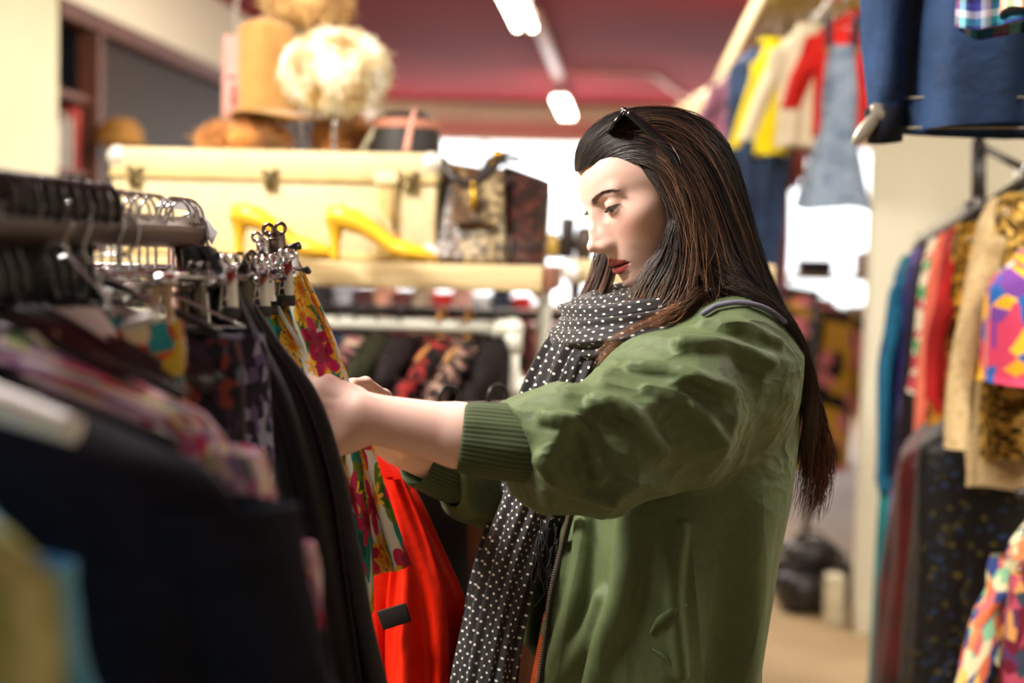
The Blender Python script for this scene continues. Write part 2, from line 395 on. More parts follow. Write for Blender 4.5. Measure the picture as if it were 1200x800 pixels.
def garment(name, label, cat, pos, mat, W=.20, L=.6, rz=0.0, sleeves=None, kind='shirt', flare=1.0, T=.03, amp=.012, k=5, seed=0, group=None, hang=WIRE, hr=.0018, sway=(0, 0), slw=.055, swing=0.06, neckw=.055, detail=1, collar=None, hrad=.018, neck=.030):
    """a garment on its hanger; pos = where the hook sits on the rail; width along local x"""
    WORLDPART[0] = False
    rr = random.Random(seed*31+5); root = empty(name, pos, label, cat, group, rz)
    hb = MB(); z0 = hanger_geo(hb, W*.80, hr, neck=neck, flip=rr.choice((-1, 1)), hr=hrad); hb.build('hanger', hang, root)
    ph = [rr.uniform(0, 6.28) for _ in range(5)]; nu = 48 if detail else 28; nv = 26 if detail else 14
    if kind in ('shirt', 'coat', 'dress'):
        prof = [(0, neckw*.9, T*.8), (.012, neckw*1.1, T*.9), (.03, W*.55, T*1.0), (.055, W*.86, T*1.05), (.08, W*.985, T*1.0), (.13, W*1.0, T*1.15), (.35, W*(.92 if kind == 'dress' else .97), T*1.25), (L, W*flare, T*1.5)]
    elif kind == 'strap':
        prof = [(.10, W*.45, T*.6), (.16, W*.50, T), (.26, W*.62, T*1.1), (.36, W*.60, T*1.1), (L, W*flare, T*1.6)]
    else:      # trousers / skirt / folded cloth hung from the bar
        prof = [(.05, W*.92, T*.7), (.07, W*.95, T*.9), (.2, W*1.0, T), (L, W*flare, T*1.2)]
    zs = [q[0] for q in prof]; smp = np.concatenate([np.linspace(zs[0], min(.14, zs[-1]), nv//2), np.linspace(min(.14, zs[-1])+.01, zs[-1], nv-nv//2+1)])
    def fn(u, v):
        s = float(smp[int(round(v*nv))]); w = float(np.interp(s, zs, [q[1] for q in prof])); t = float(np.interp(s, zs, [q[2] for q in prof])); a = u*2*pi
        dn = min(1, max(0, (s-.08)/.3)); f = sin(k*cos(a)*2.2+ph[0]+s*1.5)+.5*sin(k*1.9*cos(a)*2.2+ph[1]-s*2+(1 if sin(a) > 0 else 0))
        ca = cos(a); x = w*(abs(ca)**.85)*(1 if ca > 0 else -1); y = t*sin(a)*(1-.15*cos(2*a))+amp*dn*f*(1 if True else 0)
        g = s*s/(L*L)
        return Vector((x+sway[0]*g+.004*sin(ph[2]+s*9)*dn, y+sway[1]*g, z0-s+.006*dn*sin(a*3+ph[3]))), ((u if u < .5 else 1-u)*2*w*2+(.7 if u > .5 else 0), s)
    mb = MB(); mb.grid(nu, nv, fn, wrap=True); body = mb.build('body', mat, root)
    if sleeves:
        for sd in (-1, 1):
            mb = MB(); an = ph[4]*.1+swing
            path = [Vector((sd*W*.90, 0, z0-.085)), Vector((sd*(W*1.02), .004, z0-.15)), Vector((sd*(W*1.06+sin(an)*sleeves*.4), .008, z0-.10-sleeves*.5)), Vector((sd*(W*1.04+sin(an)*sleeves), .012*sd, z0-.10-sleeves))]
            c = catmull(path, 16); ri = random.Random(seed+sd)
            p0 = ri.uniform(0, 6)
            def fs(u, v):
                i = int(round(v*15)); a = u*2*pi; r = slw*(1.15-.35*v)*(1+.10*sin(3*a+p0+v*5)+.06*sin(7*a+v*11)+.10*sin(v*14+p0)*sin(a)); g = min(1, v)
                p = Vector(c[i]); return Vector((p.x+r*cos(a)*.85+sway[0]*.4*v, p.y+r*sin(a)*.62+sway[1]*.4*v, p.z)), (u*.3, v*sleeves)
            mb.grid(22, 15, fs, wrap=True); mb.build('sleeve', mat, root)
    if collar:
        mb = MB(); mb.tube([Vector((neckw*1.15*cos(a), T*1.15*sin(a), z0-.010+.012*abs(sin(a/2)))) for a in np.linspace(0, 2*pi, 25)[:-1]], .011, 7, closed=True); mb.build('collar', collar, root)
    WORLDPART[0] = True
    return root
def loft(name, mat, left, right, parent=None, thick=.02, folds=5, amp=.010, seed=0, nv=60, nu=70, uvw=None, back=True, bulge=.0):
    """a draped cloth: closed sheet between two edge curves"""
    Lc, Rc = catmull(left, nv+1), catmull(right, nv+1); rr = random.Random(seed); ph = [rr.uniform(0, 6.28) for _ in range(5)]
    Ln = np.concatenate([[0], np.cumsum(np.linalg.norm(np.diff((Lc+Rc)/2, axis=0), axis=1))]); mb = MB()
    def fn(u, v):
        j = int(round(v*nv)); a = u*2*pi; s = .5-.5*cos(a); side = sin(a)
        p = Vector(Lc[j]).lerp(Vector(Rc[j]), s); d = (Vector(Rc[j])-Vector(Lc[j])); w = d.length; t = (Vector(Lc[min(j+1, nv)]+Rc[min(j+1, nv)])-Vector(Lc[max(j-1, 0)]+Rc[max(j-1, 0)])).normalized(); n = d.cross(t).normalized()
        f = sin(folds*s*pi*2+ph[0]+v*2.2)+.5*sin(folds*1.7*s*pi*2+ph[1]-v*3)+.4*sin(folds*.6*s*pi*2+v*5+ph[2])
        env = min(1, s*5)*min(1, (1-s)*6+.25)*(.35+.65*v)
        return p+n*(amp*f*env*(1 if side < 0 else .6) + side*thick*.5), ((uvw or w)*s+(1.3 if side > 0 else 0), Ln[j])
    mb.grid(nu, nv, fn, wrap=True)
    return mb.build(name, mat, parent)
# ---------------------------------------------------------------- the setting
def struct(name, mb, mat, smooth=False, parent=None):
    o = mb.build(name, mat, parent, smooth=smooth)
    if parent is None: o['kind'] = 'structure'
    return o
FL = NT('floor_screed'); _v = FL.vec(); _a = FL.noise(_v, 1.1, 5, .6).outputs[0]; _b = FL.noise(_v, 14, 4).outputs[0]
FL.set(Base_Color=FL.mix(FL.math('MULTIPLY', _b, .6), FL.ramp(_a, [(.35, srgb('#8d7656')), (.65, srgb('#c0a883'))]), (*srgb('#a58f6c'), 1)), Roughness=.55); FL = FL.m
struct('floor', MB().box((0, 6, -.05), (7.4, 18, .1)), FL)
CE = plain('ceiling_red', '#8c2229', .9, var=.10, scale=1.2, spec=.1)
ceil = struct('ceiling', MB().box((0, 6, 2.96), (7.4, 18, .1)), CE)
CW = plain('wall_cream', '#dcd9b8', .8, var=.04, scale=2); PK = plain('wall_pink', '#e39b98', .8, var=.05, scale=1.5); CRM = plain('header_cream', '#e9e4cc', .8, var=.03)
BR = plain('wood_brown', '#5e3423', .6, var=.2, scale=6); BLK = plain('black_inside', (.012, .010, .009), .7)
struct('wall_left', MB().box((-2.62, 1.5, 1.455), (.24, 9.1, 2.91)), CW)
# beyond the pier: header, a dark recess with shelves, a tall dark mirror
struct('trim_1', MB().box((-2.56, 10.2, 2.71), (.12, 8.3, .40)), CRM)
struct('trim_2', MB().box((-2.54, 10.2, 2.465), (.10, 8.3, .08)), BR)
struct('wall_recess', MB().box((-3.16, 10.2, 1.3), (.1, 8.3, 2.6)).box((-2.85, 6.06, 1.3), (.6, .04, 2.6)), BLK)
struct('trim_3', MB().box((-2.54, 6.53, 1.22), (.10, .06, 2.44)), BR)
mir = NT('dark_mirror'); mir.set(Base_Color=(.045, .034, .028), Roughness=.6, Metallic=.0, Specular_IOR_Level=.08)
_mv = mir.vec(); mir.set(Base_Color=mir.ramp(mir.noise(_mv, .9, 2).outputs[0], [(.3, (.030, .024, .016)), (.7, (.040, .022, .018))]))
M_ = empty('wall_mirror', (-2.6, 8.5, 0), 'tall dark mirror let into the left wall under the brown beam', 'mirror')
MB().box((-2.60, 8.8, 1.22), (.03, 4.46, 2.40)).build('mirror_glass', mir.m, M_, smooth=False)
for y_ in (6.60, 11.0): MB().box((-2.575, y_, 1.22), (.03, .05, 2.42)).build('mirror_frame', BR, M_, smooth=False)
CB = empty('recess_cabinet', (-2.8, 6.29, 0), 'dark brown open cabinet with shelves beside the cream pier', 'cabinet')
for z in (.5, 1.0, 1.45, 1.755, 2.10): MB().box((-2.80, 6.29, z), (.56, .42, .03)).build('shelf', BR, CB, smooth=False)
MB().box((-3.07, 6.29, 1.2), (.02, .42, 2.4)).build('back_panel', BLK, CB, smooth=False)
for i, (dy, w, h, c, lab) in enumerate([(-.13, .05, .20, '#c9c3b6', 'pale grey folder on the recess shelf, leftmost of four'), (-.06, .05, .25, '#8d8a86', 'grey box file on the recess shelf, second from left'), (.02, .05, .23, '#9a948a', 'taupe box file on the recess shelf, third from left'), (.10, .05, .285, '#b23a32', 'red book with a white spiral at the right end of the recess shelf')]):
    mb = MB(); mb.box((-2.62, 6.29+dy, 1.77+h/2), (.16, w, h), bev=.004); o = mb.build('book', plain('book_'+c[1:], c, .6), None, origin=(-2.62, 6.29+dy, 1.77)); setp(o, lab, 'book', 'files on the recess shelf')
    if i == 3:
        m2 = MB()
        for k in range(9): m2.tube([Vector((-.075, .026*cos(a), .02+.03*k+.008*sin(a))) for a in np.linspace(0, 2*pi, 9)[:-1]], .0035, 5, closed=True)
        WORLDPART[0] = False; m2.build('spiral', plain('spiral_white', '#e6dcd0', .5), o); WORLDPART[0] = True
# far wall with the shop windows
struct('wall_back', MB().box((0, 14.1, 2.74), (7.4, .2, .34)).box((0, 14.1, .45), (7.4, .2, .9)).box((-3.3, 14.1, 1.75), (.9, .2, 1.7)).box((0, 14.1, 1.75), (.16, .2, 1.7)).box((3.3, 14.1, 1.75), (.9, .2, 1.7)), PK)
struct('trim_4', MB().box((0, 13.93, 2.82), (7.4, .14, .14)), CRM)
GL = NT('shop_glass'); _o = GL.t.nodes['Material Output']; _tr = GL.n('ShaderNodeBsdfTransparent'); _gl = GL.n('ShaderNodeBsdfGlossy', i_Roughness=.05); _mx = GL.n('ShaderNodeMixShader', i_0=.06, i_1=_tr.outputs[0], i_2=_gl.outputs[0]); GL.link(_mx.outputs[0], _o.inputs[0]); GL = GL.m
for i, (x0, x1) in enumerate(((-2.85, -.08), (.08, 2.85))):
    w = struct(f'window_{i+1}', MB().box(((x0+x1)/2, 14.08, .93), (x1-x0, .10, .06)).box(((x0+x1)/2, 14.08, 2.56), (x1-x0, .10, .06)).box((x0+.03, 14.08, 1.75), (.06, .10, 1.66)).box((x1-.03, 14.08, 1.75), (.06, .10, 1.66)), CRM)
    for k in range(2):
        xa = x0+.06+k*(x1-x0-.12)/2; xb = xa+(x1-x0-.12)/2
        MB().box(((xa+xb)/2, 14.10, 1.745), (xb-xa, .006, 1.58)).build('pane', GL, w, smooth=False)
    MB().box(((x0+x1)/2, 14.08, 1.745), (.04, .06, 1.58)).build('mullion', CRM, w, smooth=False)
# partition on the right, right and rear walls
PW = plain('partition_white', '#dcdac6', .8, var=.03, scale=1)
struct('wall_partition', MB().box((2.3, 5.66, 1.455), (2.74, .12, 2.91)), PW)
struct('baseboard_partition', MB().box((2.3, 5.59, .05), (2.74, .02, .10)), PW)
struct('wall_right', MB().box((3.62, 6, 1.455), (.1, 18, 2.91)), PW)
struct('wall_rear', MB().box((0, -2.95, 1.455), (7.4, .1, 2.91)), CW)
struct('wall_far_left', MB().box((-3.65, 6, 1.455), (.1, 18, 2.91)), BLK)
# ceiling: lamp track, conduit
def lamp(loc, label):
    L = empty('tube_lamp', loc, label, 'lamp')
    x, y, z = loc
    TBM = MATS.get('lit_tube') or plain('lit_tube', '#fff6e2', .4, emit=('#fff3df', 22))
    mb = MB(); mb.box((x, y, z+.03), (.10, 1.50, .05), bev=.01); mb.build('lamp_body', plain('lamp_white', '#e8dcd2', .4), L)
    for dx in (-.04, .04): MB().tube([(x+dx, y-.72, z-.012), (x+dx, y+.72, z-.012)], .016, 10).build('tube', TBM, L)
    for dy in (-.55, .55): MB().tube([(x, y+dy, z+.05), (x, y+dy, 2.91)], .006, 6).build('rod', plain('rod_metal', '#b0a090', .4, metal=.5), L)
lamp((-.597, 6.92, 2.66), 'lit tube lamp at the top edge of the photo, the nearer one')
lamp((-.60, 12.2, 2.70), 'lit tube lamp over the middle of the shop, the farther one')
t = setp(MB().box((-.60, 9.8, 2.84), (.07, 3.0, .05), bev=.01).build('cable_tray', plain('tray_pink', '#c9907a', .5)), 'pinkish cable tray on the red ceiling between the two lamps', 'cable tray')
mb = MB(); mb.tube([Vector(q) for q in catmull([P(672, 84, 11.15), P(720, 84, 11.15), P(762, 88, 11.3), P(790, 106, 12.4), P(815, 122, 13.6)], 30)], .018, 8); setp(mb.build('conduit', plain('conduit_tan', '#c49a7e', .6)), 'thin tan conduit running across the red ceiling', 'pipe')
# ---------------------------------------------------------------- the woman: head and skin
HA, HB, HG = radians(27), radians(27), radians(4)
_fw = Vector((-cos(HA), -sin(HA), 0)); _lf = Vector((sin(HA), -cos(HA), 0)); _up = Vector((0, 0, 1))
fwd = (_fw*cos(HB) - _up*sin(HB)).normalized(); upv = (_up*cos(HB) + _fw*sin(HB)).normalized(); lft = _lf
lft, upv = lft*cos(HG)+upv*sin(HG), upv*cos(HG)-lft*sin(HG)
HC = P(765, 211, 1.845)                       # between the ears, at eye height
HR = np.array([[fwd.x, lft.x, upv.x], [fwd.y, lft.y, upv.y], [fwd.z, lft.z, upv.z]])   # local -> world
HS = 1.03
def h2w(p): 
    q = HR @ (np.array(p, dtype=float)*HS); return Vector((q[0]+HC.x, q[1]+HC.y, q[2]+HC.z))
def w2h(p): return ((np.asarray(p)-np.array(HC)) @ HR)/HS
NECK0 = w2h(P(815, 400, 1.86))
def head_sdf(p):
    x, y, z = p[:, 0], p[:, 1], p[:, 2]
    ay = np.sqrt(y*y+1e-6); q = np.stack([x, ay, z], -1).astype(np.float32)
    def E(c, r, R=None): return s_ell(q, c, r, R)
    d = E((-.004, 0, .003), (.084, .071, .060))
    d = smin(d, E((.036, 0, .020), (.056, .056, .056)), .022)             # forehead
    d = smin(d, E((.038, 0, -.036), (.053, .050, .063)), .022)             # midface
    d = smin(d, E((.046, .030, -.042), (.034, .029, .040)), .02)           # cheek
    d = smin(d, E((.050, .041, -.022), (.022, .019, .014)), .022)          # cheekbone
    d = smin(d, s_cone(q, (.064, .016, -.096), (.006, .045, -.056), .015, .014), .030)  # jaw
    d = smin(d, E((.077, 0, -.0965), (.0145, .0165, .0135)), .016)            # chin
    d = smin(d, E((.073, 0, -.066), (.022, .026, .025)), .016)             # mouth mound
    d = smin(d, s_cone(q, (.0810, .010, .0120), (.0700, .040, .0145), .0060, .006), .012)  # brow ridge
    # eye socket
    d = smax(d, -s_ell(q, (.0965, .031, -.002), (.0170, .0180, .0120)), .010)
    d = smax(d, -s_ell(q, (.094, .017, -.004), (.010, .007, .012)), .007)
    # nose
    d = smin(d, s_chain(q, [(.0835, 0, .012), (.0905, 0, -.004), (.1010, 0, -.022), (.1100, 0, -.0370)], [.0062, .0050, .0052, .0056], .006), .008)
    d = smin(d, E((.0960, .0040, -.034), (.0115, .0080, .0110)), .006)
    d = smin(d, s_cone(q, (.0845, .0070, -.004), (.0900, .0095, -.042), .0050, .0085), .010)
    d = smin(d, E((.1100, 0, -.0395), (.0082, .0072, .0066)), .005)
    d = smin(d, E((.0970, .0102, -.0450), (.0098, .0046, .0058)), .009)
    d = smin(d, E((.1020, .0055, -.0415), (.0075, .0054, .0054)), .005)
    d = smin(d, s_cone(q, (.104, 0, -.048), (.092, 0, -.054), .0040, .0038), .005)
    d = smax(d, -s_ell(q, (.1005, .0058, -.0525), (.0052, .0030, .0040)), .003)
    # lips
    xm = x+13*y*y; m = np.stack([xm, ay, z], -1).astype(np.float32)
    d = smin(d, s_ell(m, (.0925, .0055, -.0690), (.0068, .0125, .0050)), .0035)
    d = smin(d, s_ell(m, (.0915, .000, -.0795), (.0074, .0165, .0058)), .0035)
    zl = -.0742+.9*y*y
    groove = np.maximum(np.abs(z-zl)-.0006*(1), np.maximum(ay-.0235, -(xm-.0885)))
    d = smax(d, -groove, .0022)
    d = smax(d, -s_ell(m, (.1000, 0, -.0625), (.006, .0028, .0052)), .004)     # philtrum
    d = smax(d, -s_ell(m, (.0985, 0, -.0895), (.0075, .013, .0030)), .006)
    # eyelids (looking down) over the eyeball
    eye = np.array([.0725, .0310, -.0010], dtype=np.float32); e = q-eye; el = np.sqrt((e**2).sum(-1))
    lid = el-.0136
    # opening between an upper and a lower lid edge
    lat = e[:, 1]/.0138
    up = -.0006-.0030*lat**2+.0016*lat; lo_ = -.0082+.0050*lat**2+.0016*lat
    op = np.maximum(np.maximum(e[:, 2]-up, lo_-e[:, 2]), np.maximum(np.abs(e[:, 1]+.0005)-.0142, -e[:, 0]))
    d = smin(d, lid, .0035)
    crease = np.abs(el-.0150)  # soft fold above the lid
    d = smax(d, -s_ell(q, (.0860, .0310, .0078), (.0035, .0130, .0010)), .003)
    d = smax(d, -np.maximum(op, el-.030+0*el), .0012)
    d = np.maximum(d, -(el-.0118)) if False else d
    # ear
    ear = s_ell(q, (-.006, .070, -.010), (.016, .006, .029), Matrix.Rotation(-.25, 3, 'Z') @ Matrix.Rotation(.15, 3, 'Y'))
    ear = smax(ear, -s_ell(q, (.000, .083, -.010), (.010, .006, .019)), .004)
    d = smin(d, ear, .006)
    # neck
    n0 = (-.022, 0, -.050)
    d = smin(d, s_cone(p, n0, NECK0, .052, .060), .02)
    return d.astype(np.float32)
def head_col(V):
    x, y, z = V[:, 0], V[:, 1], V[:, 2]; ay = np.abs(y)
    C = np.tile(np.array([.81, .55, .46]), (len(V), 1))
    def blend(mask, col):
        mask = np.clip(mask, 0, 1)[:, None]; C[:] = C*(1-mask)+np.array(col)*mask
    g = lambda c, r: np.exp(-(((V[:, 0]-c[0])/r[0])**2+((ay-c[1])/r[1])**2+((V[:, 2]-c[2])/r[2])**2))
    blend(.45*g((.07, .045, -.034), (.03, .022, .018)), (.72, .28, .21))
    blend(.35*g((.112, 0, -.043), (.012, .012, .010)), (.72, .28, .21))
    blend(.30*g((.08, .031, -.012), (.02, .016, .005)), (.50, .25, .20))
    # brow
    t = np.clip((ay-.011)/.040, 0, 1); zc = .0095+.0090*np.sin(np.clip(t*1.35, 0, 1.35)*pi/1.9)-.003*t**3; hw = .0040*(1-.65*t)
    s_ = np.clip((ay-.009)/.006, 0, 1)*np.clip((.050-ay)/.008, 0, 1)
    blend(.92*s_*np.clip((hw-np.abs(z-zc))/.0016+.35, 0, 1)*(x > .03), (.05, .022, .013))
    # lips
    xm = x+13*y*y
    top = -.0638-.0012*np.cos(ay/.0045*pi)*(ay < .009)-.0065*(np.clip(ay-.006, 0, 1)/.0175)**1.5+.0008
    bot = -.0858+.0095*(ay/.0225)**2
    m = np.clip((top-z)/.0009+.5, 0, 1)*np.clip((z-bot)/.0011+.5, 0, 1)*np.clip((.0235-ay)/.0015, 0, 1)*(xm > .0845)
    blend(m, (.44, .040, .048)); blend(m*(z > -.0742+.9*y*y)*.6, (.20, .015, .02)); blend(m*np.exp(-((z+.0742-.9*y*y)/.0013)**2)*.8, (.12, .01, .012))
    # lash line / eye liner
    e = np.stack([x-.0725, ay-.031, z+.001], -1); el = np.sqrt((e**2).sum(-1)); lat = e[:, 1]/.0138
    up = -.0006-.0030*lat**2+.0016*lat
    blend(.95*np.exp(-((e[:, 2]-up-.0003)/.0011)**2)*(el < .0165)*(el > .0125)*(np.abs(lat) < 1.15)*(x > .06), (.03, .015, .012))
    return C
SKIN = NT('skin'); _a = SKIN.n('ShaderNodeAttribute', attribute_name='Col')
_nz = SKIN.noise(SKIN.vec(), 90, 2).outputs[0]
SKIN.set(Base_Color=SKIN.mix(SKIN.math('MULTIPLY', _nz, .22), _a.outputs[0], (.80, .42, .33, 1)), Roughness=.48, Specular_IOR_Level=.38,
         Subsurface_Weight=.12, Subsurface_Radius=(.012, .004, .002), Subsurface_Scale=.35)
SKIN.bump(SKIN.noise(SKIN.vec(), 900, 2).outputs[0], .06, .001)
SKIN = SKIN.m
V, F = mesh_sdf(head_sdf, (-.12, -.10, -.20), (.135, .10, .135), .0015)
head_V = V @ (HR.T*HS) + np.array(HC); head_C = head_col(V); head_F = F
# eyeballs with iris, lashes (children of the woman, world coordinates)
EYES = []
def build_eyes(parent):
    for s in (-1, 1):
        c = np.array((.0725, .031*s, -.001))
        mb = MB(); mb.ball(h2w(c), .0127*HS, 28, 18)
        ob = mb.build('eyeball', plain('eye_white', (.62, .56, .54), .12, var=.03), parent)
        gz = np.array((cos(.31), .04, -sin(.31))); gz /= np.linalg.norm(gz)
        m = MB(); ce = h2w(c+gz*.0068); m.ball(ce, .0069*HS, 20, 12); m.build('iris', plain('iris_brown', (.022, .010, .006), .08, var=.05), ob)
        # lashes: short curved hairs along the upper lid edge
        m = MB()
        for i in range(46):
            lat = -1.0+2.05*i/45; z = -.0006-.0030*lat**2+.0016*lat-.0003; y = lat*.0135; xx = sqrt(max(1e-7, .0142**2-y*y-z*z)) if .0142**2 > y*y+z*z else .002
            b = np.array((.0725+xx, (.031+y)*s, -.001+z)); out = np.array((xx, (y+.003)*s, z)); out = out/np.linalg.norm(out)
            L = .0042+.0026*max(lat, -.2)
            pts = [h2w(b-out*.0006), h2w(b+out*L*.5+np.array((0, 0, -.0016))), h2w(b+out*L+np.array((0, 0, -.0012)))]
            m.tube(pts, .0003, 4, rs=[.00042, .00032, .00010])
        m.build('eyelash', plain('lash_black', (.012, .008, .007), .5, var=.02), ob)
        m = MB()
        for i in range(130):
            t = rnd.random(); ay = .011+.038*t; zc = .0095+.0090*sin(min(t*1.35, 1.35)*pi/1.9)-.003*t**3+rnd.uniform(-.0028, .0028)*(1-.6*t)
            x0 = .094-12*ay*ay*.9
            # find the skin along local x
            pr = np.stack([np.linspace(.104, .05, 60), np.full(60, ay*s), np.full(60, zc)], -1).astype(np.float32); dd = head_sdf(pr)
            x0 = pr[int(np.argmax(dd < 0)), 0]
            a = np.array((x0+.0002, ay*s, zc)); dr = np.array((-.35-.4*t, s*(.75+.3*t), .55*(1-t)-.25*t)); dr /= np.linalg.norm(dr)
            m.tube([h2w(a), h2w(a+dr*.004+np.array((.0008, 0, 0))), h2w(a+dr*.0075)], .0002, 3, rs=[.00028, .00022, .00008])
        m.build('eyebrow', plain('brow_brown', (.04, .02, .012), .6, var=.02), parent)
# ---------------------------------------------------------------- the woman: body, clothes, hair
def A3(v): return np.array(tuple(v), dtype=np.float32)
TF = np.array([-cos(.30), -sin(.30), 0], dtype=np.float32)      # chest direction
TL = np.array([sin(.30), -cos(.30), 0], dtype=np.float32)       # her left, towards the camera
NS, NE, NW = P(852, 436, 1.745), P(672, 536, 1.60), P(424, 488, 1.545)
FS, FE, FW = P(748, 440, 2.06), P(625, 588, 1.97), P(468, 523, 1.79)
NB = P(815, 395, 1.88)
def tor_c(z):      # torso centre line
    zz = np.array([0.0, .80, .93, 1.10, 1.25, 1.36]); return np.interp(z, zz, [.055, .055, .045, .058, .078, .085]), np.interp(z, zz, [1.90, 1.90, 1.895, 1.89, 1.89, 1.885])
def hand_frame(w, mid, dors):
    x = (Vector(mid)-Vector(w)).normalized(); z = Vector(dors); z = (z-x*z.dot(x)).normalized(); y = z.cross(x)
    return np.array([[x.x, y.x, z.x], [x.y, y.y, z.y], [x.z, y.z, z.z]]), np.array(tuple(w))
def hand_sdf(p, fr, side, curl, thumb, elbow, tall=.032):
    R, o = fr; q = ((p-o) @ R).astype(np.float32); q[:, 1] *= side
    # forearm and wrist (flattened), palm, fingers
    eb = ((np.array(tuple(elbow))-o) @ R); eb[1] *= side
    c = q.copy(); c[:, 2] *= 1.12
    d = s_chain(c, [(eb[0], eb[1], eb[2]*1.12), (eb[0]*.45, eb[1]*.45, eb[2]*.5), (0, 0, 0)], [.037, .0345, .0262], .012)
    d = smin(d, s_ell(q, (.010, -.018, .006), (.012, .008, .008)), .012)
    d = smin(d, s_ell(q, (.046, .000, -.001), (.056, .0375, .0150)), .020)
    d = smin(d, s_ell(q, (.036, .024, -.010), (.034, .016, .015)), .012)
    d = smin(d, s_ell(q, (.040, -.026, -.009), (.036, .013, .013)), .012)
    L = [(.041, .025, .021), (.045, .028, .021), (.041, .026, .021), (.033, .020, .018)]
    Y0 = [.027, .0095, -.0085, -.0255]; X0 = [.088, .091, .087, .079]
    for i in range(4):
        a = 0; pt = np.array([X0[i], Y0[i], .002]); pts = [pt-np.array([.03, Y0[i]*.25, 0]), pt]; cu = curl[i]
        for k in range(3):
            a += cu[k]; pt = pt+L[i][k]*np.array([cos(a), .06*(1.5-i)*.4, -sin(a)]); pts.append(pt)
        d = smin(d, s_chain(q, pts, [.0075, .0098, .0085, .0078, .0066], .004), .0055)
        d = smin(d, s_ell(q, (X0[i], Y0[i], .006), (.009, .007, .005)), .006)
    d = smin(d, s_chain(q, [(.012, .020, -.008)]+thumb, [.012, .0125, .0100, .0082], .005), .010)
    for i in range(4):    # tendons
        d = smin(d, s_cone(q, (.015, Y0[i]*.4, .011), (X0[i]-.006, Y0[i], .0085), .0022, .0026), .008)
    return d.astype(np.float32)
NHF = hand_frame(NW, P(338, 498, 1.57), P(420, 440, 1.2)-P(420, 490, 1.545))
FHF = hand_frame(FW, P(400, 430, 1.705), P(470, 330, 1.90)-P(468, 528, 1.79)+Vector((0, 0, .3)))
n_hand = lambda p: hand_sdf(p, NHF, 1 if NHF[0][2, 1] > 0 else -1, [(.25, .5, .4), (.45, .6, .4), (.55, .6, .4), (.6, .6, .4)], [(.045, .040, -.010), (.072, .044, -.010), (.096, .036, -.014)], NE)
f_hand = lambda p: hand_sdf(p, FHF, -1 if FHF[0][1, 1] > 0 else 1, [(.30, .5, .4), (.45, .7, .5), (.6, .8, .6), (.6, .8, .6)], [(.048, .036, -.016), (.072, .034, -.030), (.094, .022, -.040)], FE)
def bbox_of(pts, pad):
    a = np.array([tuple(q) for q in pts]); return a.min(0)-pad, a.max(0)+pad
def core_sdf(p, off=0.0, arms=True):
    z = p[:, 2]; cx, cy = tor_c(z); q = np.stack([p[:, 0]-cx, p[:, 1]-cy], -1); a = q @ TF[:2]; s = q @ TL[:2]
    hw = np.interp(z, [.78, .88, 1.02, 1.18, 1.30, 1.36, 1.42], [.165, .172, .135, .150, .150, .115, .05]); hd = np.interp(z, [.78, .88, 1.02, 1.18, 1.30, 1.36, 1.42], [.115, .118, .095, .118, .10, .075, .04])
    k = np.sqrt((a/hd)**2+(s/hw)**2)+1e-6; d = (k-1)*np.minimum(hd, hw)*.9
    d = smax(smax(d, z-1.40, .03), .76-z, .02)
    d = smin(d, s_cone(p, NB, A3(NB)+np.array([-.01, -.01, .05]), .062, .055), .03)
    d = smin(d, s_chain(p, [A3(NB)-[0, 0, .03], A3(NS)*.9+A3(NB)*.1, A3(NS)], [.05, .05, .052], .02), .03)
    d = smin(d, s_chain(p, [A3(NB)-[0, 0, .03], A3(FS)*.9+A3(NB)*.1, A3(FS)], [.05, .05, .052], .02), .03)
    if arms:
        d = smin(d, s_chain(p, [NS, NE, A3(NE)*.5+A3(NW)*.5], [.052, .042, .036], .02), .02)
        d = smin(d, s_chain(p, [FS, FE, A3(FE)*.5+A3(FW)*.5], [.052, .042, .036], .02), .02)
    return d-off
LEG = {}
for s, y0, fx in ((1, 1.81, -.02), (-1, 1.985, .03)):
    LEG[s] = [(.055, y0+.005*s, .84), (.045+fx, y0, .46), (.075+fx, y0, .10)]
def legs_sdf(p, off=0.0):
    z = p[:, 2]; d = s_ell(p, (.055, 1.90, .87), (.125, .175, .12))
    for s in LEG:
        d = smin(d, s_chain(p, [LEG[s][0], np.array(LEG[s][0])*.5+np.array(LEG[s][1])*.5, LEG[s][1], np.array(LEG[s][1])*.6+np.array(LEG[s][2])*.4, LEG[s][2]], [.085, .070, .053, .052, .036], .03), .03)
    return d-off
def shoe_sdf(s):
    a = LEG[s][2]
    def f(p):
        q = p.copy(); d = s_cone(q, (a[0], a[1], .14), (a[0], a[1], .05), .047, .045)
        d = smin(d, s_ell(q, (a[0]-.075, a[1]-.02, .035), (.115, .045, .045)), .03)
        return smax(d, .001-q[:, 2], .004)
    return f
def ray(fn, px, py, y0=1.45, y1=2.1, n=260, lvl=0.0, default=None):
    Y = np.linspace(y0, y1, n); pts = np.array([tuple(P(px, py, y)) for y in Y], dtype=np.float32); f = fn(pts)-lvl
    i = np.argmax(f < 0)
    if f[i] >= 0: return P(px, py, default) if default else None
    return Vector(pts[i])
